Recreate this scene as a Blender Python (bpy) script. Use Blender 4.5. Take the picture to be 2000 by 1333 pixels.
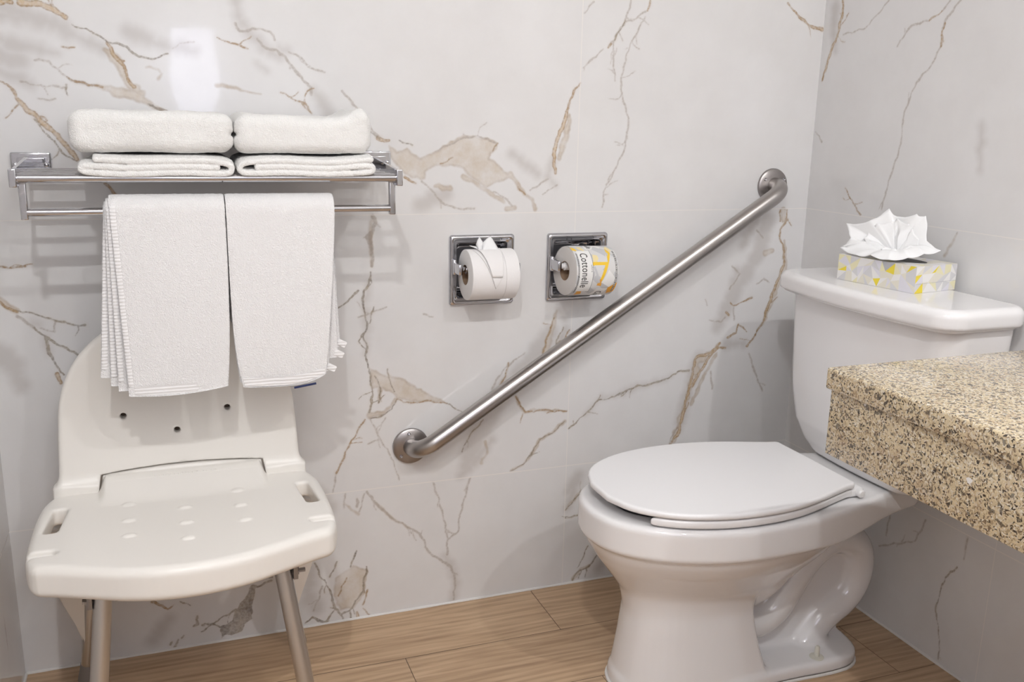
import bpy, bmesh, math, random
import numpy as np
from mathutils import Vector, Matrix, noise as mnoise
for o in list(bpy.data.objects): bpy.data.objects.remove(o)
S = bpy.context.scene; COL = S.collection; PI = math.pi
# ---------------------------------------------------------------- camera, world, exposure
cd = bpy.data.cameras.new('camera'); cam = bpy.data.objects.new('camera', cd); COL.objects.link(cam); S.camera = cam
cr, cu, cf = Vector((0.93686, -0.34911, 0.02057)), Vector((0.06253, 0.22508, 0.97233)), Vector((0.34408, 0.90965, -0.23269))
M_ = Matrix((cr, cu, -cf)).transposed().to_4x4(); M_.translation = Vector((-1.47390, -1.87305, 1.10216)); cam.matrix_world = M_
cd.sensor_width = 36; cd.lens = 1795.376 / 2000 * 36; cd.clip_start = .02
cd.dof.use_dof = False
w = bpy.data.worlds.new('world'); S.world = w; w.use_nodes = True
w.node_tree.nodes['Background'].inputs[0].default_value = (.9, .9, 1, 1); w.node_tree.nodes['Background'].inputs[1].default_value = .3
S.view_settings.view_transform = 'Standard'; S.view_settings.look = 'None'; S.view_settings.gamma = 1
S.view_settings.use_curve_mapping = False; S.view_settings.exposure = 0.06
CEIL = 2.40; YF = -2.33; XL = -1.796; XR = 0.0
# ---------------------------------------------------------------- helpers
def tag(o, label=None, cat=None, group=None, kind=None):
    if label: o['label'] = label
    if cat: o['category'] = cat
    if group: o['group'] = group
    if kind: o['kind'] = kind
    return o
def thing(name, loc, label, cat, group=None):
    o = bpy.data.objects.new(name, None); COL.objects.link(o); o.location = loc; o.empty_display_size = .05
    return tag(o, label, cat, group)
def link(name, me, mats, parent=None, smooth=True):
    o = bpy.data.objects.new(name, me); COL.objects.link(o)
    for m in (mats if isinstance(mats, (list, tuple)) else [mats]): me.materials.append(m)
    if smooth: me.polygons.foreach_set('use_smooth', [True] * len(me.polygons))
    if parent is not None:
        o.parent = parent
        L = Vector((0, 0, 0)); q = parent
        while q is not None: L += q.location; q = q.parent
        me.transform(Matrix.Translation(-L))
    me.update()
    return o
def pymesh(name, v, f, mats, parent=None, smooth=True, mi=None):
    me = bpy.data.meshes.new(name); me.from_pydata([tuple(map(float, a)) for a in v], [], [tuple(map(int, a)) for a in f])
    o = link(name, me, mats, parent, smooth)
    if mi is not None: me.polygons.foreach_set('material_index', mi)
    return o
def fast(name, V, Q, mats, parent=None, smooth=True):
    """numpy quads -> mesh"""
    me = bpy.data.meshes.new(name); V = np.asarray(V, np.float32); Q = np.asarray(Q, np.int32)
    me.vertices.add(len(V)); me.vertices.foreach_set('co', V.ravel())
    me.loops.add(Q.size); me.loops.foreach_set('vertex_index', Q.ravel())
    me.polygons.add(len(Q)); me.polygons.foreach_set('loop_start', np.arange(0, Q.size, Q.shape[1], dtype=np.int32))
    me.update(calc_edges=True)
    return link(name, me, mats, parent, smooth)
class MB:
    def __init__(s): s.bm = bmesh.new()
    def box(s, lo, hi, bev=0, seg=2, rot=None, c=None):
        b = bmesh.new(); bmesh.ops.create_cube(b, size=1)
        lo, hi = Vector(lo), Vector(hi)
        for v in b.verts: v.co = Vector(((lo[i] + hi[i]) / 2 + v.co[i] * (hi[i] - lo[i]) for i in range(3)))
        if bev: bmesh.ops.bevel(b, geom=b.edges[:] + b.verts[:], offset=bev, segments=seg, affect='EDGES', profile=.5)
        if rot is not None: bmesh.ops.rotate(b, verts=b.verts, cent=c, matrix=rot)
        s._add(b)
    def _add(s, b):
        me = bpy.data.meshes.new('tmp'); b.to_mesh(me); b.free(); s.bm.from_mesh(me); bpy.data.meshes.remove(me)
    def tube(s, path, r, n=24, caps=True, rs=None):
        P = [Vector(p) for p in path]; rings = []; ref = None
        for i, p in enumerate(P):
            t = (P[min(i + 1, len(P) - 1)] - P[max(i - 1, 0)]).normalized()
            if ref is None: ref = t.orthogonal().normalized()
            ref = (ref - t * ref.dot(t)).normalized(); b = t.cross(ref)
            rr = rs[i] if rs else r
            rings.append([s.bm.verts.new(p + (ref * math.cos(a) + b * math.sin(a)) * rr) for a in [2 * PI * k / n for k in range(n)]])
        for A, B in zip(rings, rings[1:]):
            for k in range(n): s.bm.faces.new((A[k], A[(k + 1) % n], B[(k + 1) % n], B[k]))
        if caps: s.bm.faces.new(rings[0][::-1]); s.bm.faces.new(rings[-1])
    def lathe(s, prof, org, axis, n=40):
        """prof: (distance along axis, radius)"""
        ax = Vector(axis).normalized(); e = ax.orthogonal().normalized(); g = ax.cross(e); org = Vector(org); rings = []
        for d, r in prof:
            rings.append([s.bm.verts.new(org + ax * d + (e * math.cos(2 * PI * k / n) + g * math.sin(2 * PI * k / n)) * max(r, 1e-5)) for k in range(n)])
        for A, B in zip(rings, rings[1:]):
            for k in range(n): s.bm.faces.new((A[k], A[(k + 1) % n], B[(k + 1) % n], B[k]))
    def build(s, name, mats, parent=None, smooth=True, angle=35):
        bmesh.ops.recalc_face_normals(s.bm, faces=s.bm.faces)
        me = bpy.data.meshes.new(name)
        for e in s.bm.edges:
            e.smooth = not (len(e.link_faces) == 2 and e.calc_face_angle(0) > math.radians(angle))
        s.bm.to_mesh(me); s.bm.free()
        return link(name, me, mats, parent, smooth)
# --- signed distance modelling
def segd(P, A, B):
    d = B - A; t = np.clip(((P - A) @ d) / max(float(d @ d), 1e-12), 0, 1)
    return np.linalg.norm(P - A - t[:, None] * d, axis=1)
def poly2(P, poly):
    V = np.asarray(poly, float); n = len(V); d = np.full(len(P), 1e9); s = np.ones(len(P), bool)
    for i in range(n):
        a, b = V[i], V[(i + 1) % n]
        d = np.minimum(d, segd(P, a, b))
        c = (P[:, 1] >= a[1]) != (P[:, 1] >= b[1])
        with np.errstate(divide='ignore', invalid='ignore'):
            xx = a[0] + (P[:, 1] - a[1]) * (b[0] - a[0]) / (b[1] - a[1])
        s ^= (c & (P[:, 0] < xx))
    return np.where(s, d, -d)
def chaikin(pts, it=3, closed=True):
    P = np.asarray(pts, float)
    for _ in range(it):
        N = np.roll(P, -1, 0) if closed else P[1:]
        A = P if closed else P[:-1]
        Q = np.empty((2 * len(A), P.shape[1])); Q[0::2] = A * .75 + N * .25; Q[1::2] = A * .25 + N * .75
        P = Q if closed else np.vstack([P[:1], Q, P[-1:]])
    return P
class Map2:
    """bilinear lookup of a 2-D distance field"""
    def __init__(s, fn, lo, hi, h=.002):
        s.lo = np.array(lo); s.h = h; s.n = (np.ceil((np.array(hi) - s.lo) / h).astype(int) + 1)
        gx, gy = np.meshgrid(*[s.lo[i] + h * np.arange(s.n[i]) for i in (0, 1)], indexing='ij')
        s.v = fn(np.stack([gx.ravel(), gy.ravel()], 1)).reshape(s.n)
    def __call__(s, x, y):
        u = np.clip((x - s.lo[0]) / s.h, 0, s.n[0] - 1.001); v = np.clip((y - s.lo[1]) / s.h, 0, s.n[1] - 1.001)
        i = u.astype(int); j = v.astype(int); a = u - i; b = v - j
        return (s.v[i, j] * (1 - a) + s.v[i + 1, j] * a) * (1 - b) + (s.v[i, j + 1] * (1 - a) + s.v[i + 1, j + 1] * a) * b
def smin(a, b, k): h = np.clip(.5 + .5 * (b - a) / k, 0, 1); return b * (1 - h) + a * h - k * h * (1 - h)
def smax(a, b, k): return -smin(-a, -b, k)
def rext(d2, dz, r):
    """rounded extrusion from 2-D distance and slab distance"""
    a, b = d2 + r, dz + r
    return np.minimum(np.maximum(a, b), 0) + np.hypot(np.maximum(a, 0), np.maximum(b, 0)) - r
def rbox(P, c, hs, r):
    q = np.abs(P - np.array(c)) - (np.array(hs) - r)
    return np.linalg.norm(np.maximum(q, 0), axis=1) + np.minimum(q.max(1), 0) - r
def nets(f, lo, hi, h, it=3):
    lo = np.array(lo, float); n = np.ceil((np.array(hi) - lo) / h).astype(int) + 1
    ax = [lo[i] + h * np.arange(n[i]) for i in range(3)]
    val = np.empty(n, np.float32)
    for i0 in range(0, n[0], 16):
        g = np.stack(np.meshgrid(ax[0][i0:i0 + 16], ax[1], ax[2], indexing='ij'), -1)
        val[i0:i0 + 16] = f(g.reshape(-1, 3)).reshape(g.shape[:3])
    ins = val < 0; m = n - 1
    acc = np.zeros((*m, 3), np.float32); cnt = np.zeros(m, np.float32)
    I = np.stack(np.meshgrid(*[np.arange(k) for k in m], indexing='ij'), -1).astype(np.float32)
    for a in range(3):
        b, c = (a + 1) % 3, (a + 2) % 3
        for db in (0, 1):
            for dc in (0, 1):
                s0 = [0, 0, 0]; s0[b] = db; s0[c] = dc; s1 = list(s0); s1[a] = 1
                A = val[s0[0]:s0[0] + m[0], s0[1]:s0[1] + m[1], s0[2]:s0[2] + m[2]]
                B = val[s1[0]:s1[0] + m[0], s1[1]:s1[1] + m[1], s1[2]:s1[2] + m[2]]
                x = (A < 0) != (B < 0); t = np.where(x, A / np.where(x, A - B, 1), 0)
                for k in range(3): acc[..., k] += x * (I[..., k] + s0[k] + (t if k == a else 0))
                cnt += x
    act = cnt > 0; idx = -np.ones(m, np.int64); idx[act] = np.arange(act.sum())
    V = lo + h * (acc[act] / cnt[act][:, None]).astype(float)
    Q = []
    for a in range(3):
        b, c = (a + 1) % 3, (a + 2) % 3
        sl = [slice(None)] * 3; sl[a] = slice(0, m[a]); sl[b] = slice(1, m[b]); sl[c] = slice(1, m[c])
        s2 = list(sl); s2[a] = slice(1, m[a] + 1)
        x = ins[tuple(sl)] != ins[tuple(s2)]; pos = ins[tuple(sl)]
        w_ = np.argwhere(x); off = np.zeros(3, int); off[b] = 1; off[c] = 1; w_ = w_ + off
        eb = np.zeros(3, int); eb[b] = 1; ec = np.zeros(3, int); ec[c] = 1
        g = lambda q: idx[q[:, 0], q[:, 1], q[:, 2]]
        q = np.stack([g(w_), g(w_ - eb), g(w_ - eb - ec), g(w_ - ec)], 1)
        fl = pos[x]; q[fl] = q[fl][:, ::-1]; Q.append(q[:, ::-1])
    Q = np.vstack(Q)
    e = h * .15
    for _ in range(it):
        d = f(V); G = np.stack([(f(V + np.eye(3)[k] * e) - f(V - np.eye(3)[k] * e)) / (2 * e) for k in range(3)], 1)
        st = d[:, None] * G / np.maximum((G * G).sum(1), .3)[:, None]
        l = np.linalg.norm(st, axis=1); st *= np.minimum(1, .5 * h / np.maximum(l, 1e-9))[:, None]
        V = V - st
    return V, Q
def vnoise(V, amp, sc, seed=0.):
    return np.array([mnoise.noise(Vector((a[0] * sc + seed, a[1] * sc, a[2] * sc))) for a in V]) * amp
# --- materials
def mat(name, col=(.8, .8, .8), rough=.5, metal=0, spec=.5, **k):
    m = bpy.data.materials.new(name); m.use_nodes = True; b = m.node_tree.nodes['Principled BSDF']
    b.inputs['Base Color'].default_value = (*col, 1); b.inputs['Roughness'].default_value = rough
    b.inputs['Metallic'].default_value = metal; b.inputs['Specular IOR Level'].default_value = spec
    for q, v in k.items(): b.inputs[q.replace('_', ' ')].default_value = v
    return m
class N:
    def __init__(s, m): s.t = m.node_tree; s.b = s.t.nodes['Principled BSDF']
    def n(s, typ, **k):
        x = s.t.nodes.new('ShaderNode' + typ)
        for q, v in k.items():
            if q.startswith('i_'):
                q = q[2:]; q = int(q) if q.isdigit() else q
                if isinstance(v, bpy.types.NodeSocket): s.t.links.new(v, x.inputs[q])
                else: x.inputs[q].default_value = v
            else: setattr(x, q, v)
        return x
    def m(s, op, a, b=0., c=0.):
        x = s.n('Math', operation=op)
        for i, v in enumerate((a, b, c)):
            if isinstance(v, bpy.types.NodeSocket): s.t.links.new(v, x.inputs[i])
            else: x.inputs[i].default_value = v
        return x.outputs[0]
    def l(s, a, b): s.t.links.new(a, b)
    def mix(s, f, a, b):
        x = s.n('Mix', data_type='RGBA')
        for sk, v in ((x.inputs[0], f), (x.inputs[6], a), (x.inputs[7], b)):
            if isinstance(v, bpy.types.NodeSocket): s.t.links.new(v, sk)
            else: sk.default_value = v if not isinstance(v, tuple) else (*v, 1)
        return x.outputs[2]
    def pos(s): return s.n('NewGeometry').outputs['Position']
    def bump(s, h, st, dist=.001):
        x = s.n('Bump'); x.inputs['Strength'].default_value = st; x.inputs['Distance'].default_value = dist
        s.l(h, x.inputs['Height']); s.l(x.outputs[0], s.b.inputs['Normal'])
def noise_n(g, vec, scale, detail=3., rough=.55, dist=0.):
    return g.n('TexNoise', i_Vector=vec, i_Scale=scale, i_Detail=detail, i_Roughness=rough, i_Distortion=dist).outputs[0]
VB = """G -1686 1285 53 -1655 1284 53 -1636 1276 42 -1618 1264 42
G -1718 1283 42 -1701 1284 32
Y -1719 1274 127 -1680 1267 126 -1645 1255 126 -1602 1232 126 -1562 1214 105
Y -1720 1261 106 -1673 1261 95 -1625 1250 84
D -1609 1252 8 -1580 1243 8 -1553 1225 13 -1528 1221 16 -1511 1208 16 -1486 1200 13 -1472 1201 13 -1452 1210 10
T -1558 1212 42 -1544 1199 84 -1534 1184 73 -1531 1171 52 -1524 1157 52 -1511 1147 63 -1501 1137 52
G -1554 1224 21 -1546 1206 31 -1533 1191 31 -1526 1177 21 -1523 1159 21 -1514 1149 31
G -1731 1152 8 -1721 1147 11 -1717 1144 16 -1708 1125 26 -1698 1112 37 -1683 1098 37 -1668 1080 37 -1648 1061 42 -1631 1036 42 -1620 1018 31
G -1576 975 21 -1562 956 26 -1548 943 31
D -1683 1089 8 -1673 1073 8 -1665 1061 8 -1647 1038 13 -1636 1024 10 -1620 1015 10
P -1673 1189 8 -1650 1188 10 -1638 1176 10 -1624 1163 16 -1610 1155 21 -1575 1149 16
G -1624 1163 8 -1610 1155 13 -1575 1149 10 -1567 1147 16
T -1575 1149 21 -1563 1145 42 -1546 1139 73 -1521 1135 84 -1500 1126 73 -1483 1115 42 -1455 1103 26
D -1491 1119 16 -1472 1110 21 -1455 1103 21
D -1626 1149 13 -1628 1138 8 -1625 1131 8
P -1699 1152 8 -1667 1147 8 -1641 1146 8 -1626 1145 8
P -1674 1124 8 -1656 1121 8 -1646 1124 8
Y -1724 1223 84 -1701 1212 126 -1662 1207 84 -1636 1203 42
Y -1727 1192 148 -1695 1188 126
Y -1729 1168 95 -1706 1160 95 -1683 1148 63
T -1492 1184 10 -1471 1181 10 -1465 1174 21 -1471 1165 31
G -1628 1214 8 -1607 1214 6
P -1444 1219 6 -1431 1229 6 -1405 1232 6
Y -1328 1306 95 -1322 1275 105 -1303 1252 84 -1281 1229 84 -1253 1214 84
P -1292 1243 13 -1276 1227 15 -1257 1225 13 -1242 1214 21 -1228 1194 19 -1209 1170 19 -1194 1157 23 -1194 1145 21
P -1234 1222 11 -1208 1210 11 -1200 1197 16 -1167 1187 13
P -1330 1269 21 -1323 1256 21 -1293 1261 13 -1267 1257 13 -1260 1243 16
Y -1252 1230 42 -1238 1225 63
Y -1190 1154 63 -1175 1135 95 -1163 1111 106
G -1252 1147 8 -1230 1135 8 -1206 1127 13 -1195 1109 13
G -1364 1242 8 -1341 1234 8 -1310 1225 8
T -1369 1155 31 -1349 1154 31 -1317 1147 16 -1289 1143 10
Y -1294 1199 21 -1276 1186 21
P -1134 1153 21 -1116 1134 13 -1094 1103 11 -1074 1077 15 -1060 1065 15
D -1090 1089 6 -1072 1071 13 -1060 1061 13
G -1064 1063 32 -1041 1059 21
D -1020 1060 13 -992 1050 11
t -1041 1048 -1025 1036 -1004 1044 -993 1033 -977 1023 -944 1038 -911 1058 -889 1068 -861 1071 -827 1066 -807 1056 -809 1045 -823 1035 -826 1024 -807 1014 -791 997 -773 987 -802 976 -831 963 -860 981 -883 1003 -911 1010 -944 1008 -964 997 -966 982 -993 984 -1015 997 -1036 1023
P -944 1038 9 -883 1066 11 -853 1071 11 -810 1056 17
G -807 1056 17 -818 1039 7
G -1009 986 27 -986 973 11
G -933 1013 9 -906 1026 9
T -944 967 43 -911 962 55
P -973 977 15 -946 954 13 -935 939 15 -922 928 13 -888 919 13 -858 919 15
T -778 990 56 -759 970 45 -742 948 22 -725 937 34 -718 917 45
G -759 964 8 -742 948 9
T -784 918 56 -766 920 45
P -815 955 11 -791 942 13 -772 924 17
G -621 1185 17 -636 1166 17 -647 1133 17 -654 1106 34 -667 1074 40 -675 1047 40 -677 1019 40 -672 994 23
T -644 1117 34 -646 1096 68 -656 1058 68 -665 1025 45
Y -679 1025 68 -690 987 79 -671 968 46
P -690 981 11 -731 957 11
P -668 968 11 -701 948 11
P -508 1361 14 -520 1318 14 -535 1295 16 -543 1277 14 -556 1264 12
G -551 1269 18 -558 1261 17
D -520 1318 6 -535 1295 8 -543 1277 6
G -462 1362 18 -467 1342 18
P -471 1340 12 -503 1319 12 -519 1316 9
P -472 1328 10 -505 1271 9 -519 1221 9 -523 1191 23 -517 1153 14 -500 1114 14 -503 1071 16 -509 1040 14 -530 1000 14 -553 955 12 -556 919 10
P -546 1273 12 -545 1243 12 -538 1192 9
P -615 1217 9 -570 1257 9
P -617 1328 12 -596 1352 12
G -106 1379 17 -71 1350 20 -36 1332 24 -3 1326 40
G -1762 826 9 -1726 824 9 -1710 829 6
T -1768 766 54 -1756 751 64 -1743 743 54
G -1768 761 16 -1753 747 21 -1742 741 21
D -1742 744 9 -1718 738 11 -1681 721 11 -1649 711 11 -1631 710 21
D -1643 709 11 -1642 701 9 -1649 690 9
D -1718 710 16 -1705 696 16 -1685 679 16 -1666 667 16 -1648 653 16
P -1743 733 21 -1730 721 21 -1718 710 21
D -1700 690 16 -1697 670 27 -1697 660 27 -1686 635 13 -1674 615 11
Y -1700 690 43 -1697 660 43
G -1686 617 33 -1681 600 27
Y -1717 718 32 -1710 716 32
P -1707 709 9 -1683 700 9
P -1683 700 8 -1680 720 7
Y -1777 675 152 -1755 634 152 -1750 594 109
P -1077 907 32 -1071 893 32 -1086 864 54 -1080 835 32 -1080 803 22
T -1077 907 21 -1082 864 43 -1080 803 16
D -1083 791 11 -1087 766 16 -1098 752 22 -1100 726 22 -1096 698 11 -1092 676 22 -1101 656 16 -1092 632 16 -1097 613 16 -1091 586 17
Y -1087 761 54 -1097 728 54 -1093 673 44 -1096 618 44
D -1077 717 9 -1086 682 11
D -1098 663 9 -1111 644 9 -1096 627 9
D -1083 791 9 -1081 768 9 -1092 755 9
D -1109 753 22 -1131 732 13 -1158 714 11
t -1090 587 -1052 563 -1018 556 -970 523 -916 490 -961 500 -999 501 -1029 513 -1046 529 -1070 540 -1082 538
G -1029 510 9 -999 499 14 -961 501 11 -916 490 11
D -916 490 9 -896 475 9 -878 464 8
D -1090 584 14 -1084 541 11 -1083 507 11 -1090 487 22
T -1090 479 56 -1064 481 45 -1043 494 34 -1033 511 17
D -1088 472 11 -1064 476 11 -1041 488 11 -1031 508 9
T -1078 566 33 -1066 540 45 -1069 508 22
D -1078 566 9 -1069 548 11 -1065 531 13 -1070 505 11
D -1050 579 8 -1046 558 11 -1035 528 11
G -1100 470 9 -1133 420 10 -1153 378 16 -1164 355 16
P -1164 355 11 -1173 312 11
P -1090 474 9 -1067 423 9 -1039 370 9 -1026 323 9
P -1095 414 9 -1070 421 9
P -969 695 17 -949 688 11
P -1050 715 8 -1110 696 7
G -665 670 17 -672 649 17 -681 625 17 -690 590 17
T -659 686 23 -665 660 58 -674 631 70 -685 590 70
D -641 647 9 -653 624 9 -659 600 9
G -626 640 12 -640 617 9 -655 609 9
Y -635 646 82 -646 611 94
Y -653 690 58 -637 665 70
G -773 573 9 -780 540 12 -792 523 12
T -773 573 17 -780 540 23 -792 523 17
G -754 493 9 -741 468 12 -730 452 18 -694 454 9 -625 445 10
T -754 493 23 -741 468 23 -730 452 35 -694 454 24 -625 445 12
G -735 450 9 -741 428 8
T -629 421 30 -661 394 30 -691 382 24 -711 349 36 -731 325 18 -762 313 18
D -629 421 7 -661 394 7 -691 382 7 -711 349 14 -731 325 7 -762 313 7
D -707 357 10 -716 342 12
Y -835 436 58 -859 410 58 -880 370 47
T -825 391 23 -820 364 24 -834 340 35
Y -810 393 94 -847 348 165 -883 315 94
D -831 444 9 -862 411 9 -881 372 8
D -619 401 12 -577 433 10 -546 464 12 -502 470 10 -449 489 10
Y -577 433 18 -546 464 30 -536 471 49 -502 472 43 -449 489 31
T -619 195 25 -590 230 25 -548 256 38 -525 280 38 -513 306 19
D -619 195 10 -590 227 10 -533 273 10 -513 306 9
T -520 285 19 -488 307 19
Y -613 243 100 -588 280 99 -612 204 75
D -619 175 11 -588 177 13 -554 179 10
D -593 6 13 -582 25 13 -550 36 20 -536 55 16 -514 81 13
T -591 11 39 -571 33 39 -550 39 26
D -582 37 9 -573 53 10 -555 92 8
D -557 33 13 -559 9 13
D -569 30 10 -577 9 10
Y -495 65 105 -522 28 105
G -77 906 16 -74 879 16
G -57 906 16 -56 881 21 -72 859 17 -71 837 20 -54 803 20 -53 768 37 -71 720 29 -88 669 37 -99 628 26 -125 588 16 -140 570 33
T -68 904 65 -65 881 52
T -57 831 26 -47 768 53 -66 717 40 -85 666 53 -99 625 40
G -138 692 21 -164 683 10 -190 675 12 -199 682 17
P -188 671 10 -184 639 13
G -171 627 26 -175 606 17 -199 595 26
G -169 624 16 -145 607 13
G -209 660 21 -200 652 21
P -211 647 10 -221 635 10 -255 643 10
G -220 583 21 -244 560 32 -284 552 32 -292 524 25 -294 488 32 -305 447 26 -313 398 36 -320 361 39 -342 332 26 -354 319 21
G -203 569 19 -225 571 26 -249 547 26 -274 509 32 -290 478 26
T -220 583 39 -244 558 64 -281 542 77 -286 504 90 -299 466 64 -307 434 51 -320 382 77 -333 341 65
Y -199 579 142 -154 577 118
D -302 519 19 -333 519 19 -352 508 10 -380 498 19 -411 492 19 -442 493 15 -473 482 10 -502 470 12
Y -352 508 38 -380 498 50 -428 492 62 -462 483 37
P -133 551 13 -111 501 20 -83 449 13
P -240 512 16 -232 467 20
P -202 773 15 -178 753 15 -204 717 13
P -140 858 15 -120 839 16
T -109 801 65 -90 807 52
Y -140 895 116 -159 858 115 -177 822 102
Y -186 760 90 -197 723 77
P -127 726 16 -107 738 16 -91 728 13
P -270 694 9 -264 679 9
P -1099 304 17 -1080 275 26 -1045 235 19 -1003 203 15 -980 187 19 -958 138 14 -925 108 27 -904 92 27 -895 57 17 -898 7 15
T -1080 275 23 -1045 235 23 -1003 203 18
P -948 308 16 -925 228 14 -914 168 12 -914 125 27
P -861 306 21 -885 216 16 -889 177 16 -913 162 15
Y -921 124 73 -906 103 86 -893 48 99 -899 10 100
D -1216 152 19 -1206 117 14 -1196 107 12 -1185 81 12 -1180 57 24 -1175 34 15 -1162 17 19 -1143 22 19 -1129 44 19 -1111 65 16
D -1141 19 15 -1140 0 18
D -1162 17 12 -1158 1 12
D -1241 10 12 -1225 22 16 -1212 11 30 -1198 2 27 -1178 28 12
P -1201 93 12 -1222 36 12
G -1147 105 11 -1167 63 13
G -1101 67 11 -1112 32 12
G -1126 16 31 -1124 3 31
G -1112 23 12 -1096 1 16
t -1172 108 -1132 132 -1100 118 -1108 59 -1134 26 -1163 28 -1179 65
Y -1222 141 118 -1235 81 143 -1214 40 145
D -1102 125 14 -1101 111 16 -1110 91 16 -1108 62 11
D -1168 147 14 -1185 112 11
D -1124 166 14 -1129 154 18 -1138 130 11
P -1121 290 17 -1121 272 23
P -1146 304 14 -1149 273 17
P -1104 300 12 -1116 259 12
T -1149 282 23 -1118 253 17
k -1351 122 -1340 120 -1346 98 -1350 83 -1354 41 -1369 32 -1376 16 -1388 13 -1398 10 -1410 14 -1419 6 -1421 25 -1419 37 -1405 39 -1394 46 -1389 64 -1377 83 -1364 96
D -1340 115 19 -1324 122 26 -1310 125 24
D -1385 70 15 -1418 55 12 -1441 41 12 -1459 30 12
D -1420 33 12 -1432 43 12 -1451 48 10
D -1465 68 18 -1465 49 26 -1473 46 18
D -1456 45 19 -1453 44 19
G -1551 117 24 -1539 108 26 -1522 94 15 -1510 102 9
D -1497 108 9 -1477 95 9
D -1522 12 16 -1519 17 12
D -1515 2 24 -1508 14 14 -1506 21 10
D -1499 23 10 -1494 28 10
Y -1521 72 143 -1554 30 144
Y -1185 280 161 -1206 319 114
Y -673 637 163 -715 580 209 -757 529 186
Y -776 524 185 -811 467 232 -847 397 234 -871 338 165
T -682 577 23 -714 537 18 -750 510 17
P -702 579 12 -726 544 12 -745 528 12
P -734 593 12 -782 561 12 -812 515 12
Y -110 882 156 -131 796 155 -182 722 180 -232 623 154
Y -277 549 179 -305 447 154 -321 369 116
T -227 558 39 -265 489 39 -289 432 39
P -366 293 13 -316 395 13
Y -1517 1246 126 -1458 1223 105 -1405 1216 84
Y -977 929 130 -922 950 109
T -883 987 44 -831 958 44 -790 932 33
Y -774 1035 89 -714 992 90"""
VR = """G -58 1386 20 -62 1357 31 -52 1311 31 -34 1275 32 -23 1241 32 -13 1210 17
Y -35 1377 119 -36 1321 92 -50 1275 52
P -377 1352 14 -358 1333 14
G -358 1333 12 -327 1318 19
P -327 1318 12 -282 1313 15 -264 1295 12 -245 1272 10
P -403 1349 14 -374 1320 18 -364 1299 15
G -370 1310 12 -365 1295 18 -367 1266 18
P -367 1266 16 -345 1227 14 -313 1198 16 -297 1159 14 -287 1124 14 -289 1072 14 -275 1023 15 -261 969 15 -254 931 15
P -207 1370 10 -142 1318 10 -71 1310 10
G -131 968 10 -162 936 13 -191 912 16
P -7 1092 16 -33 1069 16
Y -493 1118 67 -503 1031 67
D -469 905 10 -467 901 10
T -470 903 11 -457 877 25 -445 855 17
D -583 232 11 -557 195 11 -549 157 12 -544 112 14 -557 84 11 -565 54 11 -568 12 10
P -597 303 12 -595 255 12
P -388 273 13 -383 213 13
P -487 294 15 -466 236 15 -366 178 13"""
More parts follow.
